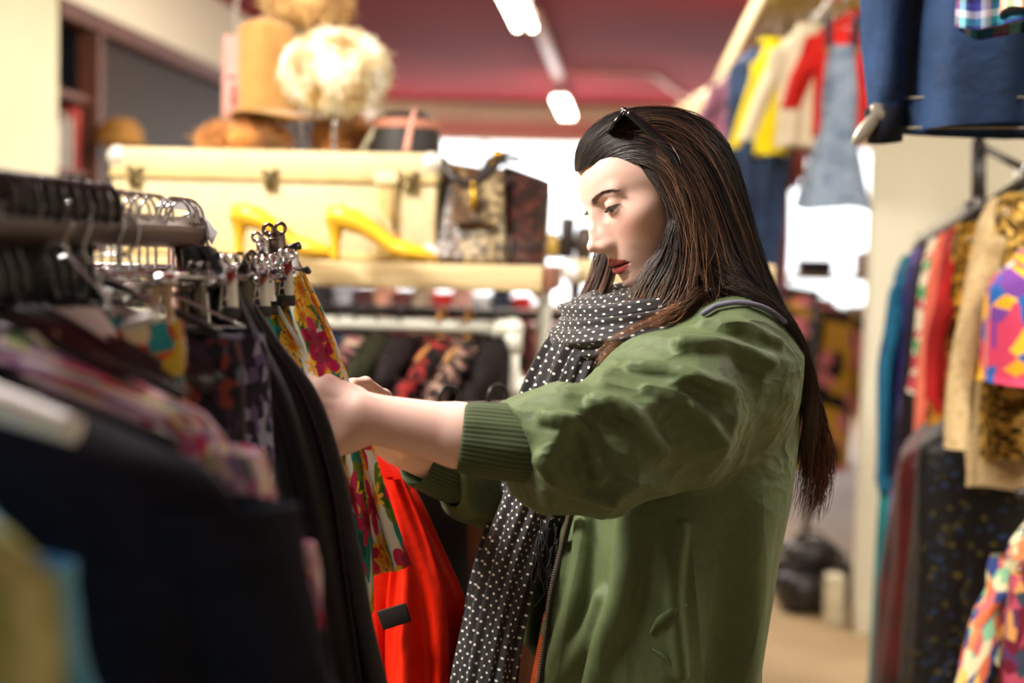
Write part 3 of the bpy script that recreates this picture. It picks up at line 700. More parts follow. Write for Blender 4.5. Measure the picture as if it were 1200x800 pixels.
# jacket
def ridged(n, k=1.0): return (1-np.clip(np.abs(n)*2.6, 0, 1))**k
SL_N = [(A3(NS)+[.0, 0, -.004], .088), (A3(P(790, 478, 1.68)), .084), (A3(P(705, 522, 1.615)), .072), (A3(P(640, 526, 1.585)), .062), (A3(P(612, 522, 1.575)), .052)]
SL_F = [(A3(FS), .080), (A3(P(690, 540, 2.0)), .078), (A3(P(625, 585, 1.97)), .066), (A3(P(566, 572, 1.905)), .050), (A3(P(528, 556, 1.862)), .040)]
RIDGES = []; FOLDT = False
def jacket_base(p):
    z = p[:, 2]; cx, cy = tor_c(z); q = np.stack([p[:, 0]-cx, p[:, 1]-cy], -1); a = q @ TF[:2]; s = q @ TL[:2]
    Z = [.84, .90, 1.02, 1.15, 1.26, 1.33, 1.40]
    hw = np.interp(z, Z, [.175, .205, .205, .20, .185, .145, .07]); hf = np.interp(z, Z, [.145, .175, .165, .150, .135, .105, .06]); hb = np.interp(z, Z, [.10, .125, .135, .142, .138, .115, .07])
    hd = np.where(a > 0, hf, hb)
    k = (np.abs(a/hd)**2.3+np.abs(s/hw)**2.3)**(1/2.3)+1e-6; d = (k-1)*np.minimum(hd, hw)*.85
    d = smax(smax(d, z-1.365, .05), .835-z, .02)
    ang = np.arctan2(s, a)
    # long vertical folds, deeper toward the hem and the front
    fz = np.clip((1.20-z)/.25, 0, 1); w = .5*vnoise(p, 5)+.6*(z-1.0)
    fold = np.sin(ang*6.5+w*9.0)*.5+np.sin(ang*13+2+w*7)*.3
    d = d-fz*.0115*fold
    sh = s_chain(p, [A3(NB)+[.02, -.01, -.02], A3(NS)*.8+A3(NB)*.2+np.array([0, 0, -.012], dtype=np.float32), A3(NS)], [.062, .074, .086], .03)
    d = smin(d, sh, .04)
    d = smin(d, s_chain(p, [A3(NB)+[-.01, .02, -.03], A3(FS)*.8+A3(NB)*.2+np.array([0, 0, -.012], dtype=np.float32), A3(FS)], [.062, .068, .078], .03), .04)
    return d, a, s
def sleeve(p, SL, amp, sd):
    d = s_chain(p, [c for c, r in SL], [r for c, r in SL], .02)
    ax = SL[-1][0]-SL[0][0]; ax = ax/np.linalg.norm(ax); up = np.array([0, 0, 1]); up = up-ax*(up@ax); up = up/np.linalg.norm(up); sdv = np.cross(ax, up)
    u = (p-SL[0][0])@ax; v = (p-SL[0][0])@up; w = (p-SL[0][0])@sdv
    n1 = vnoise(np.stack([u*8+v*7+sd, v*15-u*8, w*10], -1), 1.0); n2 = vnoise(np.stack([u*19-v*9+sd*2, v*15+u*12, w*15], -1), 1.0)
    d = d-amp*(ridged(n1, 1.3)-.45)-amp*.38*(ridged(n2, 1.5)-.4)
    L = np.linalg.norm(SL[-1][0]-SL[0][0])
    d = smax(d, u-L-.012, .012)
    return d
def jacket_out(p):
    d, a, s = jacket_base(p)
    lo, hi = p.min(0), p.max(0)
    def near(pts, m):
        a = np.array(pts); return bool((a.min(0)-m < hi).all() and (a.max(0)+m > lo).all())
    if near([c for c, r in SL_N], .16): d = smin(d, sleeve(p, SL_N, .0145, 0), .022)
    if near([c for c, r in SL_F], .16): d = smin(d, sleeve(p, SL_F, .0110, 5), .022)
    for q, r in RIDGES:
        if not near(q, r+.03): continue
        m = None; n = len(q)-1
        for i in range(n):
            if near(q[i:i+2], r+.03):
                g = s_cone(p, q[i], q[i+1], r*(.35+.65*sin(pi*min(1, (i+.6)/n*1.0))) if FOLDT else r, r*(.35+.65*sin(pi*min(1, (i+1.6)/n*1.0))) if FOLDT else r); m = g if m is None else np.minimum(m, g)
        if m is not None: d = smin(d, m, .011)
    return d
def jacket_sdf(p):
    d = jacket_out(p)
    z = p[:, 2]; cx, cy = tor_c(z); q = np.stack([p[:, 0]-cx, p[:, 1]-cy], -1); a = q @ TF[:2]; s = q @ TL[:2]
    d = smax(d, -(d+.0085), .003)
    edge = np.interp(z, [.84, .95, 1.10, 1.22, 1.30, 1.36], [.058, .056, .052, .056, .060, .055])
    cut = np.maximum(np.maximum(np.maximum(s-edge, -s-.13), -(a-.02)), jacket_base(p)[0]-.020)
    d = smax(d, -cut, .004)
    neck = s_cone(p, A3(NB)+[-.03, 0, -.03], A3(NB)+[-.03, -.01, .2], .070, .085)      # neckline
    d = smax(d, -neck, .006)
    for SL, E_ in ((SL_N, (NE, NW)), (SL_F, (FE, FW))):
        d = smax(d, -s_chain(p, [SL[-1][0]*.5+SL[-2][0]*.5, SL[-1][0]*2-SL[-2][0]], [.036, .036], .01), .006)
    return d.astype(np.float32)
WOMAN = empty('person', (.055, 1.90, 0), 'woman in olive green jacket and dotted black scarf, long dark hair, reaching into the rack', 'person')
def fold(pts, r, fn=None):
    fn = fn or (lambda p: jacket_out(p))
    q2 = catmull([(x, y, 0) for x, y in pts], 9); q = [ray(fn, x, y) for x, y, _ in q2]; q = [v+Vector((-.001, -.0045, .001)) for v in q if v is not None]
    if len(q) > 1: RIDGES.append((np.array([tuple(v) for v in q], dtype=np.float32), r))
_base = jacket_out
_R = []
for pts, r in [([(686, 610), (679, 680), (660, 750), (645, 800)], .013), ([(737, 608), (730, 690), (708, 755), (696, 805)], .015), ([(706, 700), (690, 745), (655, 800)], .011),
               ([(665, 612), (655, 690), (640, 740)], .006), ([(800, 620), (792, 700), (800, 790)], .006),
               ([(700, 470), (735, 480), (775, 528)], .010), ([(744, 430), (800, 436), (856, 458)], .009), ([(800, 402), (850, 405), (905, 425)], .009), ([(826, 380), (870, 382), (912, 402)], .007),
               ([(640, 490), (680, 500), (703, 560)], .008), ([(760, 455), (815, 480), (850, 520)], .006), ([(632, 540), (660, 570), (720, 590)], .007)]:
    n0 = len(RIDGES); old = list(RIDGES); RIDGES.clear(); fold(pts, r); new = list(RIDGES); RIDGES.clear(); RIDGES.extend(old); _R += new
RIDGES.extend(_R)

# body: head and neck, hands with forearms, trunk and legs, joined into one mesh
parts = [(head_V, head_F, head_C)]
for fn, w, m, e in ((n_hand, NW, P(300, 520, 1.58), NE), (f_hand, FW, P(380, 430, 1.64), FE)):
    lo, hi = bbox_of([w, m, Vector(w)*.35+Vector(e)*.65], .055)
    v_, f_ = mesh_sdf(fn, lo, hi, .0017)
    c_ = np.tile(np.array([.83, .58, .50]), (len(v_), 1))
    # redder knuckles
    parts.append((v_, f_, c_))
v_, f_ = mesh_sdf(lambda p: smin(core_sdf(p), legs_sdf(p), .03), (-.35, 1.4, .04), (.35, 2.3, 1.46), .009)
parts.append((v_, f_, np.tile(np.array([.78, .50, .40]), (len(v_), 1))))
off = 0; VV = []; FF = []; CC = []
for v_, f_, c_ in parts: VV.append(v_); FF.append(f_+off); CC.append(c_); off += len(v_)
mesh_np(np.vstack(VV), np.vstack(FF), 'body', SKIN, WOMAN, np.vstack(CC))
build_eyes(WOMAN)
# trousers, top, shoes
mt = plain('black_jersey', (.012, .011, .012), .8, sheen=.2)
v_, f_ = mesh_sdf(lambda p: smax(core_sdf(p, .006, False), p[:, 2]-1.37, .01), (-.35, 1.4, .72), (.35, 2.3, 1.46), .008); mesh_np(v_, f_, 'top', mt, WOMAN)
v_, f_ = mesh_sdf(lambda p: smax(smax(legs_sdf(p, .010)-.003*vnoise(p, 30), p[:, 2]-.93, .01), .12-p[:, 2], .01), (-.35, 1.4, .04), (.35, 2.3, 1.0), .009); mesh_np(v_, f_, 'trousers', plain('dark_denim', '#1c2436', .8), WOMAN)
for s in LEG:
    a = LEG[s][2]; v_, f_ = mesh_sdf(shoe_sdf(s), (a[0]-.22, a[1]-.09, -.02), (a[0]+.08, a[1]+.09, .22), .006); mesh_np(v_, f_, 'boot', plain('boot_leather', '#2a1a12', .4), WOMAN)
# jacket
J = NT('olive_cotton'); _v = J.vec()
_n = J.noise(_v, 14, 4, .6).outputs[0]; _n2 = J.noise(_v, 130, 3).outputs[0]
J.set(Base_Color=J.mix(_n2, J.ramp(_n, [(.3, srgb('#46563a')), (.7, srgb('#546542'))]), (*srgb('#5c6c46'), 1)), Roughness=.62, Sheen_Weight=.06, Sheen_Roughness=.4, Specular_IOR_Level=.3)
def _wr(rot, scl, sc_, off):
    mp = J.n('ShaderNodeMapping', i_Vector=_v); mp.inputs['Rotation'].default_value = rot; mp.inputs['Scale'].default_value = scl; mp.inputs['Location'].default_value = (off, off, off)
    nn = J.n('ShaderNodeTexNoise', i_Vector=mp.outputs[0], i_Scale=sc_, i_Detail=2.5, i_Roughness=.45, i_Distortion=.25).outputs[0]
    a = J.math('ABSOLUTE', J.math('MULTIPLY', J.math('SUBTRACT', nn, .5), 5.0)); return J.math('POWER', J.math('SUBTRACT', 1.0, J.math('MINIMUM', a, 1.0)), 1.6)
_zz = J.n('ShaderNodeSeparateXYZ', i_0=_v).outputs[2]; _mk = J.n('ShaderNodeMapRange', i_0=_zz, i_1=1.12, i_2=1.20).outputs[0]
_tor = _wr((0, .10, 0), (1.0, 1.0, .16), 11.0, 0); _slv = _wr((0, -.55, 0), (.38, 1.0, 1.0), 15.0, 3.3); _sl2 = _wr((0, .9, 0), (.45, 1.0, 1.0), 24.0, 9.1)
_hh = J.math('ADD', J.math('MULTIPLY', J.math('MULTIPLY', _tor, .6), J.math('SUBTRACT', 1.0, _mk)), J.math('MULTIPLY', J.math('ADD', _slv, J.math('MULTIPLY', _sl2, .45)), _mk))
J.bump(J.math('ADD', _hh, J.math('MULTIPLY', J.noise(_v, 60, 4).outputs[0], .18)), .55, .0075)
J = J.m
v_, f_ = mesh_sdf(jacket_sdf, (-.28, 1.44, .80), (.36, 2.22, 1.48), .0034)
JK = mesh_np(v_, f_, 'jacket', J, WOMAN)
# ribbed cuffs
RIB = NT('olive_rib'); _u = RIB.vec('UV'); _w = RIB.n('ShaderNodeTexWave', i_Vector=_u, i_Scale=60.0, wave_type='BANDS', bands_direction='X')
RIB.set(Base_Color=RIB.mix(_w.outputs[1], (*srgb('#2c3a22'), 1), (*srgb('#46562f'), 1)), Roughness=.8); RIB.bump(_w.outputs[1], .5, .001); RIB = RIB.m
def cuff(a, b, ra, rb, parent, name='cuff'):
    a, b = Vector(a), Vector(b); ax = (b-a).normalized(); up = Vector((0, 0, 1)); up = (up-ax*up.dot(ax)).normalized(); sd = ax.cross(up); L = (b-a).length
    mb = MB(); prof = [(-.10, .96), (0, 1), (.25, 1.03), (.6, 1.02), (.9, 1.0), (1.0, .97), (1.02, .92), (1.0, .87), (.6, .87), (0, .87)]
    def fn(u, v):
        i = v*(len(prof)-1); k = min(int(i), len(prof)-2); f = i-k; s_ = prof[k][0]*(1-f)+prof[k+1][0]*f; r_ = prof[k][1]*(1-f)+prof[k+1][1]*f
        r = (ra+(rb-ra)*s_)*r_*(1+.025*sin(u*6*pi+s_*3)+.012*sin(u*22*pi)); an = u*2*pi
        return a+ax*(L*s_)+up*(r*cos(an))+sd*(r*sin(an)*.92), (u*.25, s_*L)
    mb.grid(96, 27, fn, wrap=True)
    return mb.build(name, RIB, parent)
cuff(P(618, 522, 1.578), P(541, 513, 1.568), .0435, .040, JK)
cuff(P(534, 555, 1.868), P(490, 538, 1.818), .040, .037, JK)
# ---- scarf
SC = NT('dotted_scarf'); _uv = SC.vec('UV')
_s = SC.n('ShaderNodeSeparateXYZ', i_0=_uv); CELL = .0125
_yv = SC.math('DIVIDE', _s.outputs[1], CELL*.62); _row = SC.math('FLOOR', _yv); _off = SC.math('MULTIPLY', SC.math('MODULO', _row, 2.0), .5)
_xv = SC.math('ADD', SC.math('DIVIDE', _s.outputs[0], CELL), _off)
_fx = SC.math('SUBTRACT', SC.math('FRACT', _xv), .5); _fy = SC.math('MULTIPLY', SC.math('SUBTRACT', SC.math('FRACT', _yv), .5), .62)
_d = SC.math('SQRT', SC.math('ADD', SC.math('MULTIPLY', _fx, _fx), SC.math('MULTIPLY', _fy, _fy)))
SC.set(Base_Color=SC.mix(SC.math('LESS_THAN', _d, .120), (.016, .015, .018, 1), (.80, .80, .74, 1)), Roughness=.85, Sheen_Weight=.15)
SC.bump(SC.noise(_uv, 900, 2).outputs[0], .3, .001); SC = SC.m
def ribbon_tube(name, mat, path, wid, thick, nrm, folds, parent, nl=90, nr=120, amp=.18, seed=0, tw=0.0):
    """flattened, pleated tube along a path; nrm = flat direction"""
    pts = catmull(path, nl); ws = np.interp(np.linspace(0, 1, nl), np.linspace(0, 1, len(wid)), wid); ts = np.interp(np.linspace(0, 1, nl), np.linspace(0, 1, len(thick)), thick)
    L = np.concatenate([[0], np.cumsum(np.linalg.norm(np.diff(pts, axis=0), axis=1))]); rr = random.Random(seed); ph = [rr.uniform(0, 6.28) for _ in range(6)]
    mb = MB(); nrms = [Vector(n).normalized() for n in (nrm if isinstance(nrm, list) else [nrm])]
    def fn(u, v):
        i = min(int(round(v*(nl-1))), nl-1); p = Vector(pts[i]); t = Vector(pts[min(i+1, nl-1)]-pts[max(i-1, 0)]).normalized()
        k = v*(len(nrms)-1); k0 = min(int(k), len(nrms)-2) if len(nrms) > 1 else 0
        n = nrms[k0].lerp(nrms[min(k0+1, len(nrms)-1)], k-k0); n = (n-t*n.dot(t)).normalized(); b = t.cross(n); a = u*2*pi
        w, h = ws[i], ts[i]
        s_ = L[i]; f = amp*(sin(a*folds+ph[0]+s_*7)*.5+.35*sin(a*(folds*1.7//1)+ph[1]-s_*11)+.3*sin(a*3+ph[2]+s_*9))
        tip = 1.0
        r = 1+f
        return p+b*(w*cos(a)*r*tip)+n*(h*sin(a)*r*tip), (u*w*7.0, s_)
    mb.grid(nr, nl-1, fn, wrap=True); return mb.build(name, mat, parent)
sc = ribbon_tube('scarf', SC, [P(738, 362, 1.98), P(690, 392, 1.86), P(700, 398, 1.79), P(742, 392, 1.752), P(800, 378, 1.765), P(850, 372, 1.84), P(845, 362, 1.93), P(790, 350, 1.985), P(735, 362, 1.975)],
            [.042, .046, .044, .044, .040, .038, .036, .040, .042], [.034]*9, (0, 0, 1), 9, WOMAN, nl=120, amp=.13, seed=2)
ribbon_tube('scarf_wrap', SC, [P(752, 352, 1.97), P(700, 366, 1.90), P(690, 372, 1.84), P(726, 372, 1.775), P(780, 360, 1.765), P(830, 352, 1.82)],
            [.030, .034, .038, .036, .032, .030], [.028]*6, (0, 0, 1), 7, sc, nl=90, amp=.14, seed=5)
ribbon_tube('scarf_tail', SC, [P(715, 378, 1.795), P(688, 415, 1.775), P(664, 470, 1.775), P(636, 560, 1.79), P(604, 640, 1.80), P(581, 720, 1.80), P(566, 790, 1.80), P(555, 860, 1.80)],
            [.030, .040, .042, .040, .038, .038, .040, .042], [.022, .026, .024, .020, .018, .016, .016, .014], [(-.5, -1, .2), (-.45, -1, .1), (-.35, -1, 0), (-.3, -1, 0)], 11, sc, nl=140, nr=160, amp=.17, seed=9)
ribbon_tube('scarf_tail', SC, [P(700, 372, 1.84), P(664, 415, 1.83), P(636, 480, 1.84), P(625, 560, 1.86), P(600, 640, 1.87), P(580, 720, 1.87), P(566, 800, 1.87), P(556, 850, 1.87)],
            [.026, .034, .036, .038, .040, .042, .045, .046], [.020]*8, (-.3, -1, 0), 9, sc, nl=110, nr=120, amp=.17, seed=14)
mb = MB()
for i in range(46):
    x0 = 627+rnd.random()*26; y0 = 606+rnd.random()*40; L_ = rnd.uniform(30, 75); Y = 1.765+rnd.random()*.02; sw = rnd.uniform(-1, 1)
    pts = [P(x0+sw*5*sin(t*4+i)+t*rnd.uniform(-8, 4), y0+L_*t, Y) for t in (0, .2, .4, .6, .8, 1)]
    mb.tube(pts, .0008, 4)
    if i % 3 == 0: mb.ball(pts[3], .0022, 8, 6)
mb.build('fringe', plain('fringe_black', (.012, .011, .012), .9), sc)

# ---- jacket zip and collar
ze = [(734, 404, 1.74), (712, 420, 1.735), (699, 440, 1.73), (690, 462, 1.725)]
ze2 = [(668, 598, 1.735), (658, 640, 1.735), (646, 690, 1.74), (639, 740, 1.745), (632, 790, 1.75), (626, 840, 1.75)]
ZM = plain('zip_metal', '#b9b4a4', .3, metal=.8); ZT = plain('zip_tape', (.02, .022, .02), .8)
for zz in (ze, ze2):
    pts = []
    for x, y, Yd in zz:
        h = ray(jacket_sdf, x+4, y, 1.5, 1.95, 400); pts.append(Vector(P(x, y, (h.y if h is not None and abs(h.y-Yd) < .07 else Yd)-.004)))
    c = catmull(pts, 60); Ls = np.concatenate([[0], np.cumsum(np.linalg.norm(np.diff(c, axis=0), axis=1))]); n = int(Ls[-1]/.0031)
    tp = MB(); tp.tube([Vector(q)+Vector((.002, .002, 0)) for q in c], .0042, 6); tape = tp.build('zip_tape', ZT, JK)
    mb = MB()
    for k in range(n):
        s_ = Ls[-1]*k/n; i = min(int(np.searchsorted(Ls, s_)), 58); q = Vector(c[i]).lerp(Vector(c[i+1]), 0); a = Vector(c[max(i-1, 0)]); b = Vector(c[i]); q = a.lerp(b, min(1, max(0, (s_-Ls[max(i-1, 0)])/max(1e-6, Ls[i]-Ls[max(i-1, 0)]))))
        mb.box(q+Vector((-.0012, -.0022, 0)), (.0042, .0018, .0016))
    mb.build('zip_teeth', ZM, tape, smooth=False)
CL = plain('collar_grey', '#6a6a80', .7)
mb = MB(); cpts = catmull([Vector((h.x, h.y-.006, h.z+.004)) for h in [ray(jacket_out, x, y) for x, y in ((822, 372), (832, 366), (840, 362), (862, 358), (885, 361), (904, 369), (920, 382))] if h is not None], 50)
mb.tube([Vector(q) for q in cpts], .0034, 10); mb.build('collar_trim', CL, JK)
# pocket welt on the jacket's side
for pp, r_ in (([(762, 742), (772, 728), (788, 716), (804, 708)], .0055), ([(764, 760), (782, 772), (800, 800)], .004)):
    q = [ray(jacket_out, x, y) for x, y in pp]; mb = MB(); mb.tube([Vector(v)+Vector((0, -.001, 0)) for v in catmull([v for v in q if v is not None], 20)], r_, 8, rs=[r_*(.3+.7*sin(pi*(k+.5)/20)) for k in range(20)]); mb.build('pocket_welt', J, JK)

# ---- hair
def cap_sdf(p, off=.0):
    q = w2h(p).astype(np.float32); x, y, z = q[:, 0], q[:, 1], q[:, 2]
    d = s_ell(q, (-.009, 0, .003), (.094, .078, .067)); d = smin(d, s_ell(q, (.026, 0, .020), (.059, .060, .061)), .02)
    d = smin(d, s_chain(p, [h2w((-.035, 0, -.015)), P(826, 262, 1.85), P(855, 340, 1.865), P(890, 420, 1.885), P(918, 490, 1.90)], [.064, .052, .044, .028, .012], .03), .03)
    d = smin(d, s_chain(p, [h2w((-.005, .058, .01)), P(803, 290, 1.775), P(790, 345, 1.765), P(772, 388, 1.745)], [.024, .022, .020, .008], .02), .02)
    return d-off
def cap_cut(p):
    d = cap_sdf(p); q = w2h(p); x, z = q[:, 0], q[:, 2]; ay = np.abs(q[:, 1])
    xc = np.interp(z, [-.12, -.05, 0, .03, .050, .062, .075], [-.012, -.004, .006, .030, .048, .058, .066])
    return smax(d, (x-xc)*.8, .006).astype(np.float32)
HRM = NT('hair_brown'); _a = HRM.n('ShaderNodeAttribute', attribute_name='Col')
HRM.set(Base_Color=_a.outputs[0], Roughness=.42, Specular_IOR_Level=.42, Sheen_Weight=.0); HRM = HRM.m
v_, f_ = mesh_sdf(lambda p: cap_cut(p)+.0070, (-.10, 1.70, 1.22), (.24, 2.02, 1.68), .003)
# comb relief: fine ridges down the cap
HAIR = mesh_np(v_, f_, 'hair', HRM, WOMAN, np.tile(np.array([.022, .012, .009]), (len(v_), 1)))
def push(pt, d0=.004):
    p = np.array([tuple(pt)], dtype=np.float32)
    for _ in range(14):
        f = cap_sdf(p)[0]
        if f >= d0: break
        e = .003; g = np.array([cap_sdf(p+np.eye(3, dtype=np.float32)[k]*e)[0]-cap_sdf(p-np.eye(3, dtype=np.float32)[k]*e)[0] for k in range(3)]); g /= np.linalg.norm(g)+1e-9
        p = p+(g*(d0-f)).astype(np.float32)
    return p[0]
def strands(guides, n, name, rad=.00042, layers=.010, tips=.0, seed=1, wav=.003, npts=26, dark=(.024, .014, .0095), tip=(.20, .085, .035), tip0=.55, psh=True, frizz=0.0, short=.12, drape=True):
    rs = np.random.RandomState(seed); m = 40; G = []
    for g in guides:
        c = catmull([P(*q) for q in g], m)
        if psh: c = np.array([push(q, float(np.interp(k/(m-1), [0, .12], [-.005, .004]))) for k, q in enumerate(c)])
        for _ in range(2): c[1:-1] = (c[:-2]+2*c[1:-1]+c[2:])/4
        if drape:
            for _ in range(5):
                cf = c.astype(np.float32); f_ = jacket_out(cf); e = .003; g = np.stack([jacket_out(cf+np.eye(3, dtype=np.float32)[q]*e)-jacket_out(cf-np.eye(3, dtype=np.float32)[q]*e) for q in range(3)], -1); g[:, 1] = np.minimum(g[:, 1], -.3*e); g /= np.linalg.norm(g, axis=1, keepdims=True)+1e-9
                c = c+g*np.clip(.011-f_, 0, .03)[:, None]
            for _ in range(3): c[1:-1] = (c[:-2]+2*c[1:-1]+c[2:])/4
        G.append(c)
    G = np.array(G); k = len(G); u = rs.rand(n)*(k-1-1e-6) if k > 1 else np.zeros(n)
    i = u.astype(int); f = (u-i)[:, None, None]
    base = G[i]*(1-f)+(G[np.minimum(i+1, k-1)]*f)          # n,m,3
    t = np.linspace(0, 1, npts); end = 1-short*rs.rand(n)**2; ti = np.clip((t[None]*end[:, None]+(.05*rs.rand(n)**1.5)[:, None]*(1-t[None]))*(m-1), 0, m-1-1e-6); i0 = ti.astype(int); ff = (ti-i0)[..., None]
    pts = np.take_along_axis(base, np.repeat(i0[..., None], 3, 2), 1)*(1-ff)+np.take_along_axis(base, np.repeat(np.minimum(i0+1, m-1)[..., None], 3, 2), 1)*ff
    t0_ = .05*rs.rand(n, 1); grow = np.clip(t*4, .02, 1)[None, :, None]
    dirv = rs.randn(n, 1, 3); dirv /= np.linalg.norm(dirv, axis=2, keepdims=True)
    pts = pts+dirv*(layers*rs.rand(n, 1, 1)**.6)*grow
    ph = rs.rand(n, 1)*6.28; fr = 5+5*rs.rand(n, 1); w = (wav*(.3+rs.rand(n, 1))*(t[None]**1.3))
    ax1 = rs.randn(n, 1, 3); ax1 /= np.linalg.norm(ax1, axis=2, keepdims=True)
    pts = pts+ax1*(w*np.sin(fr*t[None]+ph))[..., None]
    if frizz: pts = pts+np.cumsum(rs.randn(n, npts, 3)*frizz*.25, axis=1)*(t[None, :, None])
    T = np.gradient(pts, axis=1); T /= np.linalg.norm(T, axis=2, keepdims=True)+1e-9
    ref = np.array([.3, -.9, .1]); A = np.cross(T, ref); A /= np.linalg.norm(A, axis=2, keepdims=True)+1e-9; B = np.cross(T, A)
    rr = (rad*(.6+.8*rs.rand(n, 1))*np.clip(1.15-t[None]**3, .15, 1)*np.clip(.35+t[None]*5, 0, 1))[..., None]
    ring = np.stack([pts+rr*(A*cos(a)+B*sin(a)) for a in (0, 2.094, 4.189)], 2)     # n,npts,3,3
    V = ring.reshape(-1, 3); s_ = np.arange(n)[:, None, None]*npts*3; j = np.arange(npts-1)[None, :, None]*3; c = np.arange(3)[None, None]
    c2 = (c+1) % 3; F = np.stack([s_+j+c, s_+j+c2, s_+j+3+c2, s_+j+3+c], -1).reshape(-1, 4)
    mixv = np.clip((t[None]-tip0)/(1-tip0), 0, 1)**1.2*(.5+.6*rs.rand(n, 1)); mixv = np.clip(mixv, 0, 1)[..., None]
    br = (.40+1.5*rs.rand(n, 1, 1)**2.5); col = (np.array(dark)*br*(1-mixv)+np.array(tip)*br*mixv)
    C = np.repeat(col[:, :, None, :], 3, 2).reshape(-1, 3)
    return mesh_np(V, F, name, HRM, HAIR, C)
HG_ = [[(673, 200, 1.835), (676, 172, 1.835), (702, 144, 1.84), (750, 130, 1.84), (800, 140, 1.85), (842, 185, 1.86), (868, 260, 1.87), (902, 340, 1.88), (938, 410, 1.89), (960, 470, 1.895), (962, 520, 1.90)],
       [(676, 202, 1.80), (688, 174, 1.80), (720, 150, 1.79), (765, 142, 1.78), (812, 168, 1.79), (843, 225, 1.80), (868, 300, 1.80), (900, 370, 1.80), (934, 440, 1.83), (952, 500, 1.86), (956, 550, 1.88)],
       [(690, 194, 1.785), (706, 176, 1.78), (742, 162, 1.77), (782, 172, 1.765), (818, 212, 1.77), (842, 270, 1.78), (865, 330, 1.775), (893, 390, 1.765), (922, 455, 1.80), (938, 510, 1.84), (944, 560, 1.87)],
       [(712, 190, 1.78), (738, 178, 1.77), (772, 184, 1.76), (802, 214, 1.755), (824, 262, 1.76), (840, 310, 1.755), (856, 352, 1.74), (880, 400, 1.725), (908, 455, 1.76), (926, 500, 1.82)],
       [(736, 190, 1.775), (764, 194, 1.76), (792, 216, 1.755), (810, 252, 1.75), (822, 292, 1.75), (832, 330, 1.745), (840, 362, 1.735)]]
strands(HG_, 5200, 'hair_strands', rad=.00048, layers=.009, seed=1, wav=.004, tip=(.07, .030, .017), tip0=.85)
HF_ = [[(745, 192, 1.775), (774, 206, 1.76), (797, 240, 1.755), (806, 280, 1.75), (806, 320, 1.75), (796, 360, 1.74), (778, 400, 1.72), (752, 425, 1.715)],
       [(756, 205, 1.77), (778, 222, 1.76), (795, 252, 1.755), (799, 290, 1.75), (790, 330, 1.745), (775, 365, 1.74), (757, 400, 1.73), (742, 430, 1.72)],
       [(768, 220, 1.77), (783, 236, 1.76), (794, 262, 1.757), (790, 295, 1.755), (774, 325, 1.75), (758, 352, 1.745), (744, 384, 1.735), (735, 415, 1.73), (722, 440, 1.72)],
       [(780, 236, 1.77), (790, 250, 1.76), (793, 268, 1.757), (782, 292, 1.757), (764, 312, 1.755), (748, 338, 1.75), (738, 372, 1.742), (733, 398, 1.735)]]
strands(HF_, 2100, 'hair_strands', rad=.00046, layers=.009, seed=2, wav=.009, tip=(.36, .165, .07), tip0=.60, short=.35)
strands([[(800, 330, 1.75), (815, 365, 1.735), (805, 400, 1.715), (775, 432, 1.70)], [(820, 320, 1.75), (828, 352, 1.735), (812, 385, 1.72), (788, 415, 1.70)]], 300, 'hair_strands', seed=3, wav=.009, tip=(.34, .15, .065), tip0=.3, psh=False, short=.4)
HB_ = [[(722, 215, 1.91), (712, 260, 1.93), (704, 305, 1.92), (690, 345, 1.91), (668, 382, 1.90), (648, 405, 1.89), (636, 430, 1.88), (640, 455, 1.87)],
       [(730, 215, 1.92), (722, 265, 1.93), (716, 310, 1.92), (704, 345, 1.91), (688, 372, 1.90), (672, 400, 1.89), (655, 425, 1.88), (650, 440, 1.87)]]
strands(HB_, 800, 'hair_strands', rad=.0005, layers=.012, seed=4, wav=.010, dark=(.045, .02, .01), tip=(.42, .16, .05), tip0=.25, psh=False, short=.25, drape=False)
strands([[(905, 400, 1.83), (940, 450, 1.85), (958, 510, 1.87), (958, 560, 1.88), (945, 605, 1.89)], [(925, 420, 1.86), (952, 470, 1.88), (966, 520, 1.89), (968, 560, 1.90), (962, 608, 1.90)], [(900, 430, 1.81), (925, 490, 1.84), (935, 540, 1.86), (925, 600, 1.87)]], 420, 'hair_strands', rad=.0005, layers=.014, seed=5, wav=.012, dark=(.035, .014, .009), tip=(.20, .06, .03), tip0=.3, psh=False, short=.45)
# loose fly-aways
strands([[(700, 150, 1.80), (760, 128, 1.79), (820, 145, 1.80), (868, 240, 1.81), (900, 320, 1.82)], [(760, 160, 1.74), (800, 185, 1.735), (830, 250, 1.735), (850, 330, 1.73), (868, 380, 1.72)], [(770, 200, 1.75), (800, 260, 1.735), (800, 330, 1.735), (760, 380, 1.725), (730, 440, 1.715)]], 110, 'hair_strands', rad=.00034, layers=.012, seed=6, wav=.016, dark=(.10, .05, .03), tip=(.36, .18, .09), tip0=.2, psh=False, frizz=.0012, short=.6)
# ---- sunglasses pushed up on the hair
SG = empty('sunglasses', P(740, 135, 1.78), 'black sunglasses pushed up on the dark hair', 'sunglasses')
SGM = plain('frame_black', (.008, .008, .009), .18, var=.03); SGL = plain('lens_dark', (.02, .015, .014), .05, var=.02)
mb = MB(); sp = [(736, 132, 1.755), (752, 145, 1.752), (772, 163, 1.748), (788, 183, 1.744), (797, 205, 1.742), (801, 228, 1.742), (801, 246, 1.740)]
mb.tube([Vector(push(Vector(q), .0235)) for q in catmull([P(*q) for q in sp], 40)], .003, 8, rs=[.0042+.0026*sin(pi*min(1, k/30)) for k in range(40)]); mb.build('temple_arm', SGM, SG)
mb = MB(); far = [(728, 128, 1.90), (750, 132, 1.91), (775, 140, 1.915), (795, 155, 1.92)]
mb.tube([Vector(q) for q in catmull([P(*q) for q in far], 20)], .0036, 8); mb.build('temple_arm', SGM, SG)
